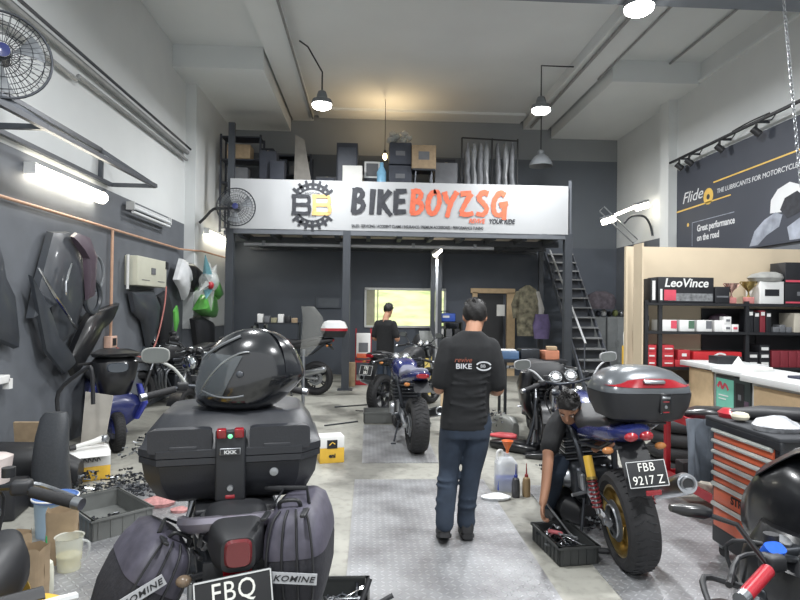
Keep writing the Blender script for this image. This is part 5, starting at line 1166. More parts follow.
for a in (-1, 1):
    for b in (-1, 1): m = MB(); m.cyl((a * .2 - .015, b * .27, .035), (a * .2 + .015, b * .27, .035), .035, rubber); m.box((a * .2, b * .27, .075), (.05, .05, .03), steel); m.build('castor', tc_)
# things on the chest
CT = .941
def seatlike(n, loc, d, m, label, cat, rz=0): return thing(n, MB().loft([(-d[0], 0, d[2] * .4, d[1] * .5, d[2] * .4, 3), (-d[0] * .6, 0, d[2] * .5, d[1], d[2] * .5, 3), (d[0] * .3, 0, d[2] * .5, d[1] * .9, d[2] * .5, 3), (d[0], 0, d[2] * .35, d[1] * .3, d[2] * .3, 3)], m, ax='Y'), label, cat, loc=loc, rz=rz)
seatlike('saddle', (2.72, 3.72, CT), (.3, .1, .09), black, 'black motorcycle seat lying on the orange tool chest', 'motorcycle seat', R(70))
thing('crumpled_bag', MB().loft([(0, 0, 0, .14, .1, 2.2), (.03, .01, 0, .16, .12, 2.1), (.06, -.02, .01, .1, .09, 2), (.085, 0, 0, .04, .03, 2)], mat('silver_bag', (186, 188, 192), .3, .3, var=.3, bump=1, scale=25)), 'crumpled silver plastic bag on the tool chest', 'bag', loc=(2.5, 3.42, CT))
thing('red_pouch', MB().loft([(0, 0, 0, .05, .06, 2.6), (.03, 0, 0, .06, .07, 2.4), (.06, 0, 0, .03, .04, 2)], red), 'bright red pouch at the far corner of the tool chest', 'pouch', loc=(2.45, 3.84, CT))
t = empty('tape_roll', (2.43, 3.68, CT), label='cream paper roll on the edge of the tool chest', cat='roll'); MB().torus((0, 0, .035), .03, .025, mat('cream', (206, 200, 180), .7), ax='Z', k=8).build('paper_roll', t)
thing('angle_grinder', MB().cyl((0, -.09, .03), (0, .08, .03), .026, black).lathe([(.001, 0), (.05, 0), (.05, .02), (.001, .03)], (0, .1, .01), dkmetal), 'black and grey handheld grinder at the near edge of the tool chest', 'tool', loc=(2.66, 3.34, CT), rz=R(70))
thing('small_carton', MB().box((0, 0, .03), (.1, .07, .06), dkred, bev=.003), 'dark red small carton near the right of the tool chest', 'box', loc=(2.8, 3.42, CT), rz=.3)
thing('hanging_rag', MB().sheet([[(.02 * math.sin(i * 1.7 + j * .4) - .03, .04 * (i - 3) * (1 - .04 * j) , -.055 * j) for i in range(7)] for j in range(9)], mat('grey_rag', (112, 120, 130), .9, var=.25), thick=.012), 'grey blue rag hanging at the far corner of the tool chest', 'rag', loc=(2.36, 4.02, .9), rz=R(90))
# ------------------------------------------------------------------ red cart
rc = empty('red_trolley', (2.95, 4.72, 0), label='red steel workshop trolley standing behind the orange tool chest', cat='trolley')
redst = mat('red_steel', (170, 34, 46), .4, .1, coat=.2)
for x in (-.26, .26):
    for y in (-.38, .38): MB().box((x, y, .4), (.045, .045, .72), redst, bev=.004).build('leg', rc); 
    for y in (-.38, .38): MB().cyl((x - .015, y, .03), (x + .015, y, .03), .03, rubber).build('castor', rc)
for z in (.73, .2):
    MB().box((0, 0, z - .02), (.52, .76, .01), redst).build('tray', rc)
    for x in (-.27, .27): MB().box((x, 0, z), (.02, .8, .07), redst).build('tray_edge', rc)
    for y in (-.39, .39): MB().box((0, y, z), (.54, .02, .07), redst).build('tray_edge', rc)
seatlike('black_fairing', (2.9, 4.85, .74), (.2, .13, .1), gloss, 'glossy black fairing piece on the red trolley', 'fairing', R(80))
thing('paper_pile', MB().box((0, 0, .015), (.24, .3, .03), paper, rz=.4).box((.02, .0, .035), (.16, .2, .012), mat('cream', (206, 200, 180), .7), rz=-.3), 'white papers lying on the near end of the red trolley', 'paper', loc=(2.88, 4.5, .72))
thing('cloth_bundle', MB().loft([(0, 0, 0, .15, .12, 2.2), (.08, 0, 0, .17, .13, 2.1), (.15, .02, 0, .09, .08, 2)], mat('pale_rag', (186, 180, 168), .9, var=.3, bump=1, scale=20)), 'pale rag bundle on the lower tray of the red trolley', 'rag', loc=(2.85, 4.62, .19))
for i, (x, y, z, s_) in enumerate(((3.05, 4.95, .19, .1), (2.8, 4.95, .19, .08))):
    thing('part_crate', MB().box((0, 0, s_), (s_ * 2, s_ * 1.8, s_ * 2), [dkbox, blkbox][i], bev=.01), ['dark grey crate on the lower tray of the red trolley', 'black box on the lower tray of the red trolley'][i], 'crate', loc=(x, y, z))
# ------------------------------------------------------------------ bins, bottles and floor things
gp = mat('crate_grey', (104, 106, 104), .5); gpd = mat('crate_dark', (58, 60, 60), .5)
def crate(loc, L_, W_, H_, rz, m, label):
    t = empty('parts_bin', loc, rz=rz, label=label, cat='bin', group='open grey parts bins')
    MB().box((0, 0, .008), (L_ - .01, W_ - .01, .016), m).build('bin_floor', t)
    for s_ in (-1, 1):
        q = MB(); q.box((s_ * (L_ / 2 - .006), 0, H_ / 2), (.012, W_, H_), m); q.box((s_ * (L_ / 2 - .002), 0, H_ - .008), (.026, W_ + .02, .016), m)
        for k in range(5): q.box((s_ * (L_ / 2), (k - 2) * W_ / 5, H_ / 2), (.012, .008, H_ * .9), m)
        q.build('bin_wall', t)
        q = MB(); q.box((0, s_ * (W_ / 2 - .006), H_ / 2), (L_, .012, H_), m); q.box((0, s_ * (W_ / 2 - .002), H_ - .008), (L_ + .02, .026, .016), m)
        for k in range(8): q.box(((k - 3.5) * L_ / 8, s_ * (W_ / 2), H_ / 2), (.008, .012, H_ * .9), m)
        q.build('bin_wall', t)
    return t
crate((-1.97, 4.52, .006), .64, .42, .15, R(134), gp, 'large open grey bin with a few bolts on the left floor')
crate((1.35, 3.93, .006), .44, .27, .12, R(97), gpd, 'dark bin of tools on the floor right of the centre plate')
crate((.22, 8.5, .006), .56, .4, .15, 0, gp, 'grey bin on the floor left of the centre bike')
crate((-.16, 3.1, .006), .46, .34, .12, R(90), gpd, 'dark bin of tools at the bottom edge beside the right saddlebag')
def bolts(n, loc, sx, sy, h, label, mm=(steel, dkmetal, black), rz=0, cat='bolts'):
    m = MB()
    for i in range(n):
        x, y, z = rnd.uniform(-sx, sx), rnd.uniform(-sy, sy), rnd.random() * h; a, b_ = rnd.random() * 6.28, rnd.uniform(-.6, .6); d = Vector((math.cos(a), math.sin(a), b_ * .5)) * rnd.uniform(.012, .03); p = Vector((x, y, z + .008))
        r = rnd.uniform(.004, .009); mq = rnd.choice(mm)
        m.cyl(p - d, p + d, r, mq, n=6); m.cyl(p + d, p + d * 1.25, r * 1.8, mq, n=6)
    return thing('loose_bolts', m, label, cat, loc=loc, rz=rz, kind='stuff')
bolts(40, (-1.9, 4.45, .024), .16, .1, .02, 'scattered bolts lying in the large grey bin', rz=R(134))
bolts(60, (1.35, 3.95, .024), .12, .09, .03, 'small metal bits at the bottom of the dark tool bin', rz=R(97))
bolts(60, (-.16, 3.1, .024), .12, .16, .03, 'small metal bits in the bin by the saddlebag')
bolts(260, (-2.1, 5.25, 0.0), .28, .36, .12, 'heap of metal scraps and clips on the floor behind the grey bin')
def wrench(loc, L_, rz, ry, m, label, group):
    q = MB(); q.box((0, 0, 0), (L_, .014, .006), m, bev=.002); q.torus((L_ / 2 + .01, 0, 0), .014, .006, m, ax='Z', n=12, k=6); q.poly([(-L_ / 2, -.014), (-L_ / 2 - .028, -.016), (-L_ / 2 - .014, 0), (-L_ / 2 - .028, .016), (-L_ / 2, .014), (-L_ / 2 + .014, 0)], .006, m, M=Matrix.Translation((0, 0, -.003)))
    return thing('wrench', q, label, 'wrench', group, loc=loc, rot=(0, ry, rz))
def driver(loc, rz, ry, m, label, group):
    q = empty('screwdriver', loc, label=label, cat='screwdriver', group=group, rot=(0, ry, rz))
    MB().tube([(0, 0, 0), (.02, 0, 0), (.09, 0, 0), (.1, 0, 0)], [.01, .015, .014, .008], m, n=10).build('handle', q); MB().cyl((.1, 0, 0), (.2, 0, 0), .0035, steel, n=8).build('shaft', q)
wrench((1.28, 3.98, .1), .18, R(60), R(12), steel, 'chrome wrench lying across the left side of the dark tool bin', 'tools in the dark bin')
wrench((1.4, 3.9, .095), .16, R(130), R(-10), steel, 'chrome wrench crossing the near end of the dark tool bin', 'tools in the dark bin')
driver((1.27, 4.02, .11), R(-30), R(2), mat('pink_grip', (206, 110, 116), .5), 'pink-handled screwdriver on top in the dark tool bin', 'tools in the dark bin')
for i in range(7):
    wrench((1.28 + .03 * (i % 4), 3.84 + .05 * i, .075 + .006 * i), .12 + .02 * (i % 3), R(i * 47), R(8 - 5 * (i % 4)), [steel, dkmetal, chrome][i % 3], ['short steel wrench nearest the viewer in the dark bin', 'dark wrench second from the near end of the dark bin', 'bright chrome wrench third in the dark bin', 'steel wrench at the middle of the dark bin', 'dark long wrench behind the middle of the dark bin', 'chrome wrench near the far end of the dark bin', 'steel wrench at the far end of the dark bin'][i], 'tools in the dark bin')
thing('torque_bar', MB().tube([(0, 0, 0), (.1, -.2, -.14), (.13, -.27, -.16)], [.008, .008, .014], steel), 'long steel bar leaning from the crouching man\'s hand into the bin', 'tool', loc=(1.33, 4.24, .22))
thing('black_lever', MB().tube([(-.06, .03, .012), (0, 0, .02), (.09, -.03, .02), (.13, -.09, .012)], [.02, .02, .014, .01], black, smooth=4), 'curved black lever on the plate beside the dark bin', 'lever', loc=(1.62, 3.88, .006))
for i in range(6): wrench((-.2 + .03 * i, 3.0 + .05 * i, .09), .14, R(20 + i * 50), R(6), [steel, chrome, dkmetal][i % 3], ['steel wrench nearest in the bin by the saddlebag', 'chrome wrench second in the bin by the saddlebag', 'dark wrench third in the bin by the saddlebag', 'steel wrench fourth in the bin by the saddlebag', 'chrome wrench fifth in the bin by the saddlebag', 'dark wrench last in the bin by the saddlebag'][i], 'tools in the saddlebag-side bin')
thing('black_pipe', MB().cyl((0, 0, 0), (.07, .1, .16), .015, black), 'black tube sticking up from the bin at the bottom edge', 'tube', loc=(-.05, 3.02, .05))
thing('black_pipe', MB().cyl((0, 0, 0), (.16, .04, .07), .013, black), 'shorter black tube poking right out of the bottom bin', 'tube', loc=(-.02, 2.98, .1))
thing('tan_hose', MB().tube([(-.2, .0, .02), (-.05, .05, .08), (.05, -.02, .1), (.14, -.12, .06)], .013, mat('tan_hose', (176, 150, 116), .6), smooth=6), 'tan hose curling beside the right saddlebag at the bottom', 'hose', loc=(-.3, 2.85, .12))
# white jug and bottles
jg = empty('liquid_jug', (1.27, 5.28, 0), label='translucent white jug with blue liquid and orange funnel on the floor', cat='jug')
MB().box((0, 0, .06), (.19, .15, .12), mat('blue_liquid', (50, 86, 190), .3), bev=.02).build('blue_liquid', jg)
MB().loft([(.0, 0, 0, .1, .08, 5), (.12, 0, 0, .101, .081, 5), (.12, 0, 0, .1, .08, 5), (.25, 0, 0, .1, .08, 5), (.3, .0, 0, .06, .05, 4), (.31, 0, 0, .03, .03, 2), (.34, 0, 0, .03, .03, 2)], mat('jug_plastic', (222, 226, 230), .3, alpha=.55)).build('jug_body', jg)
MB().tube([(-.03, 0, .3), (-.04, 0, .36), (-.08, 0, .35), (-.09, 0, .27)], .012, printw, smooth=4).build('handle', jg)
MB().lathe([(.012, .33), (.016, .37), (.055, .45), (.05, .45), (.01, .37)], (.01, 0, .0), mat('funnel_orange', (220, 112, 56), .4)).build('funnel', jg)
def sqz(x, y, m, nz, label, s=1.0):
    t = empty('squeeze_bottle', (x, y, 0), label=label, cat='bottle', group='squeeze bottles on the floor')
    MB().lathe([(.001, 0), (.034, 0), (.036, .02), (.036, .12), (.03, .16), (.014, .175), (.001, .175)], (0, 0, 0), m, M=Matrix.Scale(s, 4)).build('bottle_body', t)
    MB().lathe([(.016, .17), (.016, .19), (.007, .2), (.003, .29), (.001, .29)], (0, 0, 0), nz, M=Matrix.Scale(s, 4)).build('nozzle', t)
sqz(1.31, 5.08, mat('bottle_grey', (74, 74, 78), .4), mat('blue_nozzle', (40, 60, 150), .4), 'dark squeeze bottle with blue nozzle beside the white jug')
sqz(1.41, 5.1, mat('bottle_tan', (172, 146, 110), .4), mat('red_nozzle', (160, 50, 50), .4), 'tan squeeze bottle with red nozzle right of the dark one')
thing('white_rag', MB().loft([(0, 0, 0, .12, .06, 2.2), (.02, 0, 0, .13, .07, 2.1), (.045, .01, 0, .05, .03, 2)], mat('white_cloth', (226, 228, 230), .9, bump=1, scale=30)), 'small white rag on the floor in front of the white jug', 'rag', loc=(1.12, 5.02, 0.006))
# oil box behind top box
ob = empty('oil_carton', (-.4, 6.3, 0), rz=R(14), label='yellow and white oil carton with black emblem right of the top box', cat='carton')
MB().box((0, 0, .08), (.26, .2, .16), yellow, bev=.004).box((0, 0, .22), (.26, .2, .12), printw, bev=.004).build('carton_body', ob)
m = MB(); m.box((0, -.103, .2), (.11, .004, .09), blkbox); text_into(m, 'eni', .06, blkbox, fr((0, -.104, .06), (1, 0, 0), (0, 0, 1)), align='CENTER', bold=.003); m.tube([(-.03, -.106, .19), (.0, -.106, .22), (.03, -.106, .2)], .006, yellow); m.build('emblem', ob)
ob = empty('oil_carton', (-2.66, 5.72, 0), rz=R(28), label='open yellow and white oil carton on the floor beneath the blue scooter', cat='carton')
ob.scale = (.95, 1.15, .74); MB().box((0, 0, .09), (.36, .26, .18), yellow, bev=.004).box((0, 0, .27), (.36, .26, .18), printw, bev=.004).build('carton_body', ob)
m = MB(); F = fr((0, -.133, .24), (1, 0, 0), (0, 0, 1))
for k in range(5): ribbon(m, [(-.1 + .04 * k, 0), (-.09 + .04 * k, .05), (-.07 + .04 * k, .01)], .012, .01, gybox, F)
m.build('printed_mark', ob)
for k, s_ in enumerate((-1, 1)): MB().box((0, s_ * .18, .35), (.34, .1, .005), printw, rx=R(-s_ * 20)).build('flap', ob)
thing('power_tool', MB().tube([(-.16, -.04, 0), (0, 0, .03), (.08, .02, .05)], [.02, .025, .035], paper, n=14).tube([(-.2, -.05, -.005), (-.15, -.038, 0)], [.028, .03], black).lathe([(.04, 0), (.045, .03), (.03, .06)], (.09, .02, .02), steel), 'white and silver power tool lying on the open oil carton', 'power tool', loc=(-2.62, 5.72, .31), rz=.4)
thing('pink_cloth', MB().loft([(0, 0, 0, .12, .1, 2.2), (.03, 0, 0, .14, .11, 2.1), (.06, .01, 0, .07, .06, 2)], mat('pink_cloth', (172, 124, 122), .9, bump=1, scale=30, var=.25)), 'pink cloth crumpled on the floor right of the grey bin', 'cloth', loc=(-1.72, 4.92, .006))
thing('pink_cloth', MB().loft([(0, 0, 0, .06, .05, 2.2), (.02, 0, 0, .07, .05, 2.1), (.035, .01, 0, .03, .03, 2)], mat('pink_cloth', (172, 124, 122), .9, bump=1, scale=30, var=.25)), 'smaller pink scrap of cloth near the saddlebag', 'cloth', loc=(-1.5, 4.75, .006))
# blue-lidded bucket, jug, paper bags at left
bk = empty('lidded_bucket', (-2.24, 4.32, 0), label='blue-lidded pale bucket on the floor left of the grey bin', cat='bucket')
MB().lathe([(.001, 0), (.12, 0), (.135, .24), (.14, .26), (.001, .26)], (0, 0, 0), mat('bucket_blue', (150, 172, 190), .4)).build('bucket_body', bk); MB().lathe([(.15, .255), (.152, .275), (.14, .28), (.13, .272), (.001, .272)], (0, 0, 0), mat('lid_blue', (84, 116, 176), .35)).build('bucket_lid', bk); MB().torus((0, 0, .27), .148, .007, printw, ax='Z').build('lid_rim', bk)
def pbag(loc, s, rz, label, h=.3, open_=True):
    t = empty('paper_bag', loc, rz=rz, label=label, cat='paper bag', group='brown paper bags at left'); a, b_ = .09 * s, .06 * s
    q = MB(); g = []
    for j in range(7):
        z = h * j / 6; row = []
        for k in range(17):
            u = 2 * math.pi * k / 16; c, d = math.cos(u), math.sin(u); row.append((a * math.copysign(abs(c) ** .3, c) * (1 + .03 * math.sin(j * 2 + k)), b_ * math.copysign(abs(d) ** .3, d) * (1 + .04 * math.sin(j * 3 + k * 2)), z + (.01 * math.sin(k * 2) if j == 6 else 0)))
        g.append(row)
    q.sheet(g, card); q.box((0, 0, .004), (a * 1.9, b_ * 1.9, .006), card); q.build('bag_sides', t); return t
pbag((-1.95, 3.85, .0), 1.0, R(20), 'tall brown paper bag behind the clear measuring jug', h=.34)
pbag((-1.78, 3.22, .0), .8, R(-15), 'brown paper bag nearest the bottom edge at left', h=.36)
pbag((-2.0, 3.45, .0), .8, R(30), 'brown paper bag between the others at the left edge', h=.34)
jg = empty('measuring_jug', (-1.85, 3.74, .006), label='clear measuring jug with pale yellow fluid on the left plate', cat='jug')
MB().lathe([(.001, 0), (.065, 0), (.072, .09), (.001, .09)], (0, 0, 0), mat('yellow_fluid', (214, 204, 150), .2)).build('fluid', jg)
MB().lathe([(.067, 0), (.08, .2), (.086, .205), (.077, .2), (.066, .01)], (0, 0, 0), mat('jug_clear', (214, 216, 206), .15, alpha=.45)).build('jug_wall', jg); MB().tube([(.075, 0, .18), (.12, 0, .16), (.11, 0, .08), (.07, 0, .05)], .008, frosted, smooth=4).build('handle', jg)
sqz(-1.82, 3.42, mat('bottle_cream', (204, 204, 188), .4), mat('green_nozzle', (40, 150, 90), .4), 'cream squeeze bottle with green nozzle among the paper bags', 1.15)
thing('tin', MB().lathe([(.001, 0), (.05, 0), (.05, .2), (.045, .21), (.001, .205)], (0, 0, 0), steel), 'open steel tin between the paper bags at the left edge', 'tin', loc=(-2.02, 3.24, 0))
# left pile
thing('white_tub', MB().loft([(0, 0, 0, .14, .1, 4), (.2, 0, 0, .16, .12, 4), (.22, 0, 0, .12, .09, 4)], mat('pinkish_tub', (206, 194, 190), .5)), 'pinkish white tub at the left edge behind the handlebar', 'tub', loc=(-2.9, 4.6, .28))
thing('tool_case', MB().box((0, 0, .13), (.5, .34, .26), blkbox, bev=.02).box((0, -.172, .16), (.2, .01, .05), steel), 'black tool case at the left edge under the pinkish tub', 'case', loc=(-2.95, 4.68, 0), rz=.2)
thing('cardboard_sheet', MB().box((0, 0, .25), (.5, .03, .5), card, rx=R(8)), 'brown cardboard sheet leaning at the left wall behind the black seat', 'cardboard', loc=(-3.2, 5.9, 0))
thing('pale_panel', MB().poly([(0, 0), (.22, 0), (.3, .7), (.02, .74)], .02, mat('pale_board', (172, 168, 160), .7), M=fr((0, 0, 0), (1, 0, 0), (0, .2, 2))), 'pale board wedged between the black seat and the scooter', 'board', loc=(-2.98, 6.2, .0))
q = MB(); q.loft([(0, 0, 0, .15, .1, 3.4), (.15, 0, 0, .145, .09, 3.4), (.35, .0, -.02, .135, .08, 3.2), (.55, .0, -.0, .125, .07, 3), (.7, .01, .02, .11, .055, 2.8), (.75, .015, .025, .085, .035, 2.6)], mat('seat_vinyl', (58, 61, 65), .45, bump=.1, scale=60)); thing('upright_cushion', q, 'tall dark grey scooter seat standing upright at the left', 'seat', loc=(-2.62, 4.98, .0), rz=.1)
q = MB(); q.loft([(-.5, 0, .2, .12, .12, 3), (-.3, 0, .25, .2, .2, 3), (.2, 0, .22, .2, .2, 3), (.5, 0, .15, .1, .1, 3)], black, ax='X'); thing('engine_cover', q, 'bulky black fairing lying on the floor left of the upright seat', 'fairing', loc=(-3.05, 5.25, 0), rz=.2)
thing('hoop_bar', MB().tube([(0, 0, 0), (-.02, 0, .3), (.22, .02, .52), (.28, .02, .5), (.3, .02, .18)], .02, black, smooth=4), 'black bent hoop bar rising behind the upright seat', 'bar', loc=(-2.98, 5.8, .5))
thing('white_bracket', MB().box((0, 0, 0), (.1, .22, .08), printw, bev=.01).box((0.02, .12, -.05), (.06, .06, .1), printw), 'white plastic bracket on the left wall near the photo edge', 'bracket', loc=(XL + .06, 5.75, .92))
# ------------------------------------------------------------------ blue scooter
sc_ = empty('scooter', (-2.85, 6.75, 0), rz=R(35), label='blue and black scooter with dark handlebar cowl by the left wall', cat='scooter')
wheel(sc_, 'front_wheel', -.05, .22, .06, black, disc=False, rimr=.14); wheel(sc_, 'rear_wheel', 1.2, .22, .06, black, disc=False, rimr=.14)
navy = mat('scooter_navy', (40, 46, 92), .25, coat=.5)
m = MB(); m.loft([(.24, 0, .1, .1, .05, 3), (.34, 0, .1, .24, .09, 3), (.5, 0, .08, .3, .11, 3), (.6, 0, .1, .24, .09, 3), (.66, 0, .12, .12, .06, 3)], navy); m.build('front_apron', sc_)
m = MB(); m.loft([(.16, 0, -.05, .07, .1, 3), (.24, 0, -.05, .09, .2, 3), (.3, 0, -.02, .08, .18, 3), (.36, 0, .02, .05, .08, 3)], navy); m.build('front_fender', sc_)
for s_ in (-1, 1): m = MB(); m.loft([(.34, s_ * .22, .06, .03, .1, 2.6), (.52, s_ * .29, .0, .04, .11, 2.6), (.74, s_ * .24, .02, .03, .06, 2.6)], mat('bright_blue', (50, 58, 140), .2, coat=.5)); m.build('side_fin', sc_)
m = MB(); m.loft([(.56, 0, .14, .1, .07, 3), (.66, 0, .1, .17, .1, 3), (.82, 0, .08, .21, .12, 3), (1.0, 0, .1, .25, .13, 2.8), (1.06, 0, .12, .2, .1, 2.6), (1.1, 0, .16, .12, .07, 2.6)], gloss); m.build('handlebar_cowl', sc_)
m = MB(); m.loft([(1.06, 0, .1, .24, .14, 3), (1.1, 0, .08, .26, .18, 3), (1.14, 0, .14, .16, .1, 2.6)], gloss); m.build('instrument_hood', sc_)
m = MB(); m.loft([(-.045, 0, .94, .1, .05, 3), (-.02, 0, .94, .12, .06, 3)], mat('smoke_glass', (70, 76, 84), .08, coat=1), ax='Y'); m.build('headlight', sc_)
m = MB(); m.box((0, .5, .3), (.3, .5, .1), black, bev=.03); m.build('footboard', sc_)
m = MB(); m.loft([(.7, 0, .5, .13, .24, 3), (.9, 0, .52, .17, .2, 3), (1.3, 0, .6, .14, .14, 3), (1.42, 0, .64, .07, .07, 3)], navy, ax='Y'); m.build('rear_body', sc_)
m = MB(); m.loft([(.68, 0, .74, .12, .05, 3), (1.0, 0, .76, .15, .06, 3), (1.3, 0, .8, .12, .05, 3)], black, ax='Y'); m.build('seat', sc_)
for s_ in (-1, 1): m = MB(); m.cyl((s_ * .2, .14, .99), (s_ * .36, .2, .97), .017, rubber); m.build('grip', sc_)
# ------------------------------------------------------------------ things hung on the left wall
def shard(name, y, z, pts, m, label, cat='fairing', th=.05, x=.05, group='fairing panels hung on the left wall', tilt=0):
    # curved panel, pts in (along +Y, z)
    q = MB(); n = len(pts); cx_ = sum(p[0] for p in pts) / n; cz = sum(p[1] for p in pts) / n; rs = []
    for s_, d in ((1.0, .0), (.97, th * .6), (.8, th), (.45, th * 1.35)):
        rs.append([(d, cx_ + (p[0] - cx_) * s_, cz + (p[1] - cz) * s_) for p in pts])
    q.rings(rs, m); o = thing(name, q, label, cat, group, loc=(XL + x, y, z)); o.rotation_euler = (tilt, 0, 0); return o
sh = mat('fairing_dark', (60, 64, 70), .36, coat=.15); shp = mat('fairing_plum', (86, 74, 84), .35)
shard('fairing_panel', 5.3, 1.5, [(0, .9), (.25, .85), (.35, .5), (.6, .2), (.7, -.3), (.4, -.2), (.1, .1)], sh, 'grey-black fairing panel at the far left of the wall', th=.1)
shard('fairing_panel', 6.2, 1.6, [(.35, .85), (.75, .9), (1.05, .65), (1.1, .1), (.85, -.3), (.5, -.45), (.3, .1), (.0, -.1), (.1, .25)], sh, 'large dark fairing hanging left of the orange drop pipe', th=.12)
shard('fairing_panel', 6.75, 2.2, [(.0, .22), (.1, .28), (.4, .26), (.6, .05), (.55, -.45), (.38, -.5), (.3, 0)], shp, 'plum coloured fairing edge over the large dark fairing', th=.06, x=.2)
shard('fairing_panel', 6.1, .95, [(0, 1.0), (.2, .8), (.5, .3), (.95, .0), (.7, -.1), (.3, .2)], sh, 'slim black side panel pointing down at the left wall', th=.06, x=.12)
shard('fairing_panel', 6.9, .9, [(0, .1), (.3, .45), (.5, .65), (1.35, .78), (1.2, .62), (.8, .5), (.5, .2), (.15, -.1)], gloss, 'long glossy black tail panel hanging beside the socket box', th=.1, x=.08)
thing('chrome_trim', MB().tube([(.25, 6.05, 2.02), (.25, 6.35, 1.75), (.25, 6.55, 1.6), (.25, 6.85, 1.35)], [.012, .02, .02, .008], chrome, smooth=4), 'bright chrome trim strip slanting across the dark fairings', 'trim strip', loc=(XL, 0, 0))
thing('chrome_trim', MB().tube([(.3, 6.6, 2.1), (.3, 6.5, 1.9), (.3, 6.5, 1.75)], .014, chrome, smooth=4), 'short curved chrome strip on the large dark fairing', 'trim strip', loc=(XL, 0, 0))
thing('round_guard', MB().torus((.12, 7.55, 2.05), .22, .018, grey, ax='X', n=28, k=6).torus((.16, 7.4, 1.75), .2, .03, sh, ax='X', n=28, k=6), 'grey round guard hoops hanging right of the dark fairing', 'guard', loc=(XL, 0, 0))
eb = empty('electrical_box', (XL, 9.3, 1.93), label='off-white electrical box on the left wall above the pink hose', cat='electrical box')
MB().box((.1, 0, .23), (.2, 1.2, .44), mat('box_offwhite', (196, 196, 180), .5, var=.04), bev=.015).build('box_case', eb); MB().box((.205, 0, .25), (.012, .16, .1), gybox).box((.204, -.3, .1), (.006, .3, .01), gybox).box((.204, .35, .1), (.006, .3, .01), gybox).box((.2, .6, .38), (.02, .12, .12), blkbox).build('box_label', eb); MB().cyl((.1, -.72, -.05), (.1, -.72, .45), .02, white).build('side_pole', eb)
shard('fairing_panel', 8.7, .95, [(0, .9), (.9, .95), (1.2, .7), (1.1, .3), (.75, .0), (.5, .45), (.15, .6)], sh, 'dark grey panel hung beneath the white electrical box', th=.1)
shard('fairing_panel', 9.8, .9, [(0, .9), (.4, 1.0), (.7, .7), (.6, .2), (.3, -.1), (.2, .4)], black, 'black narrow panel hung right of the electrical box', th=.1)
whp = mat('fairing_white', (206, 208, 210), .3, coat=.3); grp = mat('fairing_green', (96, 172, 80), .3, coat=.3)
shard('fairing_panel', 10.35, 1.95, [(0, .15), (.3, .55), (.65, .5), (.9, .2), (.6, .1), (.5, -.2), (.3, .0)], whp, 'white pointed fairing panel hanging near the pilaster', th=.12, x=.15)
shard('fairing_panel', 10.8, 1.9, [(0, .5), (.3, .55), (.9, .42), (1.1, .2), (.7, .25), (.4, .0), (.15, .1)], gloss, 'glossy black fairing with white spots above the green panels', th=.12, x=.2)
shard('fairing_panel', 11.0, 1.45, [(0, .12), (.3, .3), (.55, .42), (1.3, .4), (1.5, .1), (1.35, -.05), (.6, .0)], grp, 'large bright green fairing panel on the left wall', th=.14, x=.3)
shard('fairing_panel', 11.9, 1.98, [(0, .15), (.5, .2), (.9, -.1), (.6, -.2), (.2, -.05)], grp, 'smaller green fairing panel above the large green one', th=.1, x=.35)
shard('fairing_panel', 11.1, .7, [(0, .7), (.5, .75), (1.4, .6), (1.5, .0), (.8, -.2), (.3, .1)], black, 'black panel hung beneath the large green fairing', th=.14, x=.22)
shard('fairing_panel', 10.3, 1.35, [(0, .2), (.15, .3), (.25, .0), (.1, -.2)], grp, 'tiny green fairing tip lower on the wall', th=.04, x=.18)
q = MB()
for i in range(9):
    a = i * .7; d = Vector((.0 + .05 * math.sin(a * 3), math.cos(a), math.sin(a))); q.tube([(0, 0, 0), d * .12, d * (.26 + .12 * (i % 2))], [.05, .06, .004], frosted if i % 3 else mat('teal_wrap', (110, 160, 170), .4), n=5)
q.ball((0, 0, 0), (.13, .13, .14), frosted); q.ball((.05, -.1, -.05), (.04, .05, .05), red)
q.v = [v * 1.45 for v in q.v]; thing('plastic_bag', q, 'spiky clear plastic bag hanging beside the left mezzanine post', 'bag', loc=(-3.0, 11.0, 2.1)); 
thing('plastic_pole', MB().cyl((0, 0, 0), (0, 0, 1.4), .01, steel, n=10).loft([(1.36, 0, 0, .02, .02, 2.2), (1.42, .03, 0, .05, .04, 2.2), (1.52, .06, 0, .07, .05, 2.4), (1.6, .05, 0, .06, .04, 2.2), (1.66, .02, 0, .04, .04, 2)], mat('pole_bag', (170, 170, 164), .25, alpha=.16)), 'thin metal pole with a clear plastic bag behind the helmet', 'pole', loc=(-.39, 3.5, 0))
# ------------------------------------------------------------------ back area
t = empty('stair', (4.6, 12.3, 0), label='grey metal staircase climbing towards the back right of the mezzanine', cat='stair')
trd = mat('tread_grey', (128, 130, 132), .6); strg = mat('stringer', (84, 88, 96), .5)
for k in range(14): MB().box((0, -1.0 + k * .2, .2 + k * .215), (.62, .24, .03), trd).build('step', t); MB().box((0, -.89 + k * .2, .1 + k * .215), (.6, .01, .2), strg).build('riser', t)
for s_ in (-1, 1):
    m = MB(); m.poly([(-1.2, 0), (-1.05, 0), (1.78, 3.05), (1.62, 3.05)], .03, strg, M=fr((s_ * .33 - .015, 0, 0), (0, 1, 0), (0, 0, 1))); m.build('stringer', t)
MB().tube([(-.35, -1.1, 1.0), (-.35, 1.2, 3.05)], .022, mat('rail_pale', (176, 178, 180), .4)).build('handrail', t)
for y in (-1.05, 0, .9): MB().cyl((-.35, y, .15 + (y + 1.1) * 1.05), (-.35, y, 1.0 + (y + 1.1) * .9), .014, strg).build('baluster', t)
cab = mat('grey_cabinet', (126, 130, 132), .5)
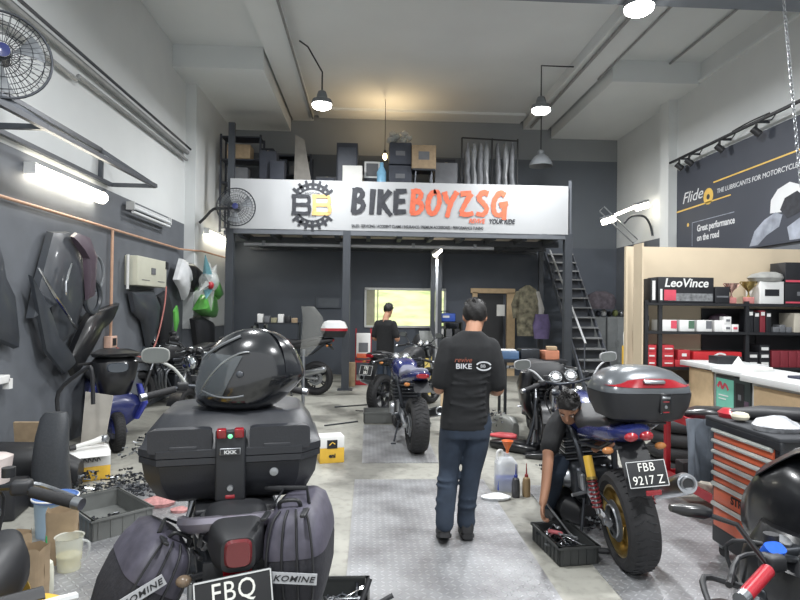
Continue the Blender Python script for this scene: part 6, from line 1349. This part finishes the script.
for i, x in enumerate((5.32, 5.82)):
    t = empty('locker', (x, 13.6, 0), label=['grey locker cabinet nearer the stairs at the back right', 'grey locker cabinet in the back right corner'][i], cat='locker', group='grey lockers at the back right')
    MB().box((0, 0, .75), (.46, .5, 1.5), cab, bev=.01).build('locker_body', t)
    for s_ in (-1, 1): MB().box((s_ * .115, -.255, .75), (.21, .012, 1.42), cab, bev=.003).build('locker_door', t); MB().cyl((s_ * .03, -.27, .8), (s_ * .03, -.27, .95), .008, steel).build('handle', t)
for i in range(7):
    x = 5.15 + i * .14; r_ = rnd.uniform(.05, .08)
    thing('helmet_bag', MB().ball((0, 0, r_ * 1.3), (r_, .1, r_ * 1.3), [black, grey, dkbox, whp, black, mat('olive', (120, 128, 80), .6), steel][i]), ['black small bag at the left end of the lockers top', 'grey small bag second on the lockers', 'dark blue small bag third on the lockers', 'white bundle in the middle on the lockers', 'black bundle right of the white one on the lockers', 'olive bundle on the lockers', 'shiny grey bundle at the right end on the lockers'][i], 'bag', loc=(x, 13.55, 1.5), group='bags on the lockers')
thing('sack', MB().loft([(0, 0, 0, .3, .16, 3), (.2, 0, 0, .36, .18, 2.6), (.34, 0, 0, .3, .14, 2.4), (.42, 0, 0, .12, .08, 2)], mat('stripe_sack', (88, 82, 90), .8, var=.4, scale=10)), 'long mottled sack lying along the front of the lockers top', 'bag', loc=(5.45, 13.42, 1.68))
thing('umbrella_stand', MB().cyl((0, 0, 0), (0, 0, 1.0), .035, yellow).cyl((.1, 0, 0), (.1, 0, 1.05), .035, mat('stand_blue', (44, 90, 150), .4)).tube([(.02, 0, 1.0), (.0, -.05, 1.25), (.1, -.1, 1.35)], .03, printw, smooth=4), 'yellow and blue upright poles with white hook beside the lockers', 'pole', loc=(4.75, 10.6, 0))
# hanging jackets
camo = mat('camo_cloth', (104, 100, 84), .9, var=.6, scale=9)
q = MB(); q.loft([(2.25, 0, 0, .05, .04, 2.2), (2.15, 0, 0, .2, .08, 2.4), (1.9, .02, 0, .26, .12, 2.4), (1.5, .0, 0, .25, .14, 2.4), (1.1, .05, 0, .28, .12, 2.4)], camo); q.tube([(-.2, 0, 2.1), (-.3, -.02, 1.8), (-.28, -.03, 1.5)], [.07, .08, .06], camo); q.tube([(.2, 0, 2.1), (.3, -.05, 1.7), (.25, -.06, 1.4)], [.07, .08, .06], mat('jacket_grey', (150, 148, 144), .8))
thing('jacket', q, 'camouflage patterned jacket hanging by the right rear post', 'jacket', loc=(3.58, 13.0, -.05))
thing('jacket', MB().loft([(1.55, 0, 0, .14, .08, 2.4), (1.3, 0, 0, .2, .1, 2.4), (1.0, .0, 0, .16, .1, 2.4)], mat('purple_cloth', (84, 74, 106), .9, var=.3)), 'purple cloth hanging below the camouflage jacket', 'cloth', loc=(3.85, 12.8, 0))
wb = empty('workbench', (3.25, 7.35, 0), label='cluttered low bench behind the man carrying blue and white parts', cat='bench')
MB().box((0, 0, .86), (1.0, .5, .04), dkmetal).build('bench_top', wb)
for a in (-1, 1):
    for b in (-1, 1): MB().box((a * .46, b * .2, .42), (.04, .04, .84), dkmetal).build('leg', wb)
wb.location = (2.55, 9.0, 0)
for i, (x, y, z, d, mm, lb) in enumerate(((2.2, 8.95, .88, (.26, .2, .12), mat('tank_blue', (74, 100, 132), .4), 'blue parts box on the cluttered bench'), (2.5, 9.0, .88, (.3, .24, .16), dkmetal, 'dark metal block in the middle of the cluttered bench'), (2.82, 8.95, .88, (.24, .2, .14), mat('orange_box', (186, 124, 98), .6), 'orange and cream carton on the right of the cluttered bench'), (2.85, 8.95, 1.022, (.16, .16, .06), card, 'flat brown carton on top of the orange one'), (2.1, 9.05, 1.002, (.4, .2, .02), printw, 'white sheet lying over the blue parts box'))):
    thing('parts_box', MB().box((0, 0, d[2] / 2), d, mm, bev=.01), lb, 'box', 'boxes on the cluttered bench', loc=(x, y, z), rz=.2 * (i % 3) - .2)
# shelves below window, blue toolbox
t = empty('parts_shelf', (1.9, 13.9, 0), label='black parts shelf under the window right of the pale pole', cat='shelf')
for z in (.1, .55, .95, 1.32): MB().box((0, 0, z), (.62, .4, .03), shk).build('shelf_board', t)
for a in (-1, 1): MB().box((a * .3, 0, .66), (.03, .4, 1.32), shk).build('side_panel', t)
tbx = empty('toolbox', (1.82, 13.85, 1.336), label='blue toolbox on top of the black parts shelf', cat='toolbox'); MB().box((0, 0, .1), (.46, .24, .2), mat('tool_blue', (50, 86, 176), .4), bev=.02).box((0, -.122, .12), (.16, .004, .05), printw).build('toolbox_body', tbx); MB().tube([(-.1, 0, .2), (-.08, 0, .25), (.08, 0, .25), (.1, 0, .2)], .012, black).build('handle', tbx)
for i in range(6):
    x = 1.7 + .2 * (i % 3); z = (.967, .567)[i // 3]
    thing('parts_box', MB().box((0, 0, .1), (.14, .2, .2), [printw, gybox, blkbox, card, printw, redbox][i], bev=.006), ['white box at left on the upper board of the black parts shelf', 'grey box at centre on the upper board of the black parts shelf', 'black box at right on the upper board of the black parts shelf', 'brown box at left on the lower board of the black parts shelf', 'white box at centre on the lower board of the black parts shelf', 'red box at right on the lower board of the black parts shelf'][i], 'box', 'boxes on the black parts shelf', loc=(x, 13.85, z))
t = empty('yellow_can', (1.02, 11.2, 0), label='tall yellow drum with black lid behind the centre bikes', cat='drum'); MB().lathe([(.001, 0), (.2, 0), (.2, .85), (.001, .85)], (0, 0, 0), mat('drum_yellow', (214, 190, 110), .5)).build('drum_body', t); MB().lathe([(.12, .85), (.17, .9), (.17, 1.05), (.1, 1.15), (.001, 1.15)], (0, 0, 0), black).build('drum_lid', t)
t = empty('tool_stand', (-.12, 12.5, 0), label='red and white tool stand right of the thick mezzanine post', cat='stand')
MB().box((0, 0, .5), (.34, .3, .04), redst).build('stand_shelf', t); MB().box((0, 0, .04), (.34, .3, .06), redst).build('stand_base', t)
for a in (-1, 1): MB().box((a * .16, .0, .6), (.03, .03, 1.2), redst).build('post', t)
MB().box((0, 0, .85), (.3, .2, .5), printw, bev=.01).box((0, -.102, .8), (.2, .006, .2), gybox).build('carton_display', t); MB().box((-.02, 0, .62), (.24, .22, .1), orange, bev=.01).build('orange_case', t)
thing('carton', MB().box((0, 0, .25), (.16, .16, .5), card, bev=.006), 'narrow brown carton at the foot of the thick mezzanine post', 'box', loc=(-.36, 12.2, 0))
thing('carton', MB().box((0, 0, .35), (.3, .22, .7), wood, bev=.006), 'light wood crate right of the centre bike beside the man', 'crate', loc=(1.1, 7.6, 0), rz=R(-8))
t = empty('workstand', (-1.9, 12.2, 0), label='white clutter shelf at the back left behind the helmet', cat='shelf')
for z in (.5, .95, 1.3): MB().box((0, 0, z), (.9, .3, .03), dkmetal).build('shelf_board', t)
for a in (-1, 1): MB().box((a * .44, 0, .66), (.03, .3, 1.32), dkmetal).build('upright', t)
for i in range(6): thing('small_part', MB().box((0, 0, .09), (.11, .16, .18 - .04 * (i % 3)), [printw, gybox, mat('khaki', (150, 146, 120), .7), printw, blkbox, card][i], bev=.01), ['first', 'second', 'third', 'fourth', 'fifth', 'sixth'][i] + ' small part from the left on the back-left clutter shelf', 'box', 'small parts on the clutter shelf', loc=(-2.25 + i * .14, 12.15, 1.315 + (.0 if i % 3 == 0 else -.02 * (i % 3))))
# parts heap left of stripped bike
seatlike('grey_fairing', (1.75, 7.4, 0), (.28, .1, .3), mat('grey_shell', (120, 122, 118), .4), 'grey olive shell part standing on the floor right of the walking man', 'fairing', .3)
seatlike('red_fairing', (1.62, 6.9, .12), (.16, .1, .05), mat('pale_red', (190, 70, 76), .4), 'pale red fairing piece lying on the heap right of the walking man', 'fairing', 1.2)
seatlike('black_fairing', (1.72, 6.75, 0), (.3, .16, .13), gloss, 'black fairing pieces lying under the pale red one', 'fairing', .9)
seatlike('black_fairing', (2.0, 6.35, 0), (.25, .1, .09), gloss, 'black curved fairing on the floor behind the white jug', 'fairing', 1.4)
for i in range(5): thing('frame_strut', MB().tube([(0, 0, 0), (.12 - .06 * i, .05, .35), (.16 - .03 * i, .1, .6 - .05 * i)], .02, [dkmetal, steel, sh, dkmetal, spring_r][i], smooth=3), ['dark strut leftmost in the heap of stripped parts', 'steel strut in the heap of stripped parts', 'slate strut at the centre of the stripped parts heap', 'dark strut right of centre in the stripped parts heap', 'red strut at the right of the stripped parts heap'][i], 'strut', 'struts of the stripped parts heap', loc=(1.78 + i * .1, 6.55 + .05 * i, 0))
bolts(120, (2.15, 5.75, 0), .4, .3, .03, 'loose clips and bolts on the floor behind the crouching man')
bolts(160, (1.9, 4.5, .006), .25, .25, .1, 'dark parts heaped on the floor under the crouching man')
seatlike('white_cover', (1.62, 4.72, .28), (.12, .08, .12), printw, 'white rounded engine cover beside the crouching man', 'cover', .4)
seatlike('black_case', (1.66, 4.6, 0), (.24, .2, .22), black, 'open black case on the floor under the white engine cover', 'case', .2)
bolts(60, (3.3, 5.6, 0), .5, .3, .1, 'dark clutter on the floor beyond the red trolley', (black, dkmetal))
for i in range(4): thing('tyre_stack', MB().torus((0, 0, .07), .22, .07, rubber, ax='Z', n=36), ['bottom', 'second', 'third', 'top'][i] + ' tyre of the stack between trolley and shelf', 'tyre', 'stacked tyres', loc=(3.2 + .01 * i, 5.9, i * .14))
# ------------------------------------------------------------------ more clutter read in the photograph
def odd(n, loc, pts, r, m, label, cat='part', g=None): return thing(n, MB().tube(pts, r, m, smooth=4), label, cat, g, loc=loc)
bolts(200, (-2.75, 5.4, 0), .25, .25, .14, 'tangle of small dark parts on the floor before the upright cushion', (black, dkmetal, grey))
bolts(220, (-2.3, 6.9, 0), .35, .6, .12, 'scattered small parts on the floor beside the blue scooter', (dkmetal, steel, grey))
bolts(140, (1.55, 7.6, .0), .25, .4, .3, 'heap of stripped motorcycle bits between the walking man and the blue motorcycle', (black, dkmetal, steel, grey))
bolts(120, (3.0, 7.0, 0), .5, .5, .25, 'dark parts heap on the floor before the shelf unit', (black, dkmetal, grey))
for i in range(4): odd('swing_strut', (2.35 + .1 * i, 6.9, 0), [(0, 0, 0), (.05 * i, .05, .3), (.1 - .05 * i, .1, .75 - .08 * i)], .03, [black, dkmetal, steel, black][i], ['black bent tube leftmost before the dismantled motorcycle', 'grey bent tube before the dismantled motorcycle', 'steel bent tube before the dismantled motorcycle', 'black bent tube rightmost before the dismantled motorcycle'][i], 'tube', 'bent tubes before the dismantled motorcycle')
seatlike('grey_fairing', (2.15, 7.0, .0), (.2, .12, .5), mat('grey_shell2', (96, 100, 104), .4), 'slate grey fairing half leaning in the heap of stripped parts', 'fairing', .6)
seatlike('helmet_shell', (2.75, 7.2, .0), (.14, .14, .24), gloss, 'black rounded shell on the floor left of the red trolley', 'shell', 0)
odd('cable_loop', (2.3, 5.2, 0), [(0, 0, .01), (.3, .1, .02), (.5, .4, .01), (.3, .7, .02), (-.1, .6, .01)], .008, black, 'thin black cable lying on the floor beyond the blue motorcycle', 'cable')
odd('cable_loop', (-.2, 9.3, 0), [(0, 0, .01), (.5, -.2, .02), (1.2, .0, .01), (1.6, .2, .02)], .008, black, 'thin black cable lying across the floor behind the grey bin', 'cable')
odd('thin_rod', (-.55, 9.6, 0), [(0, 0, .012), (.8, .35, .012)], .01, dkmetal, 'thin dark rod on the floor left of the centre bikes', 'rod')
odd('thin_rod', (-.6, 8.1, 0), [(0, 0, .012), (.45, .3, .012)], .01, dkmetal, 'short dark rod on the floor right of the foreground helmet', 'rod')
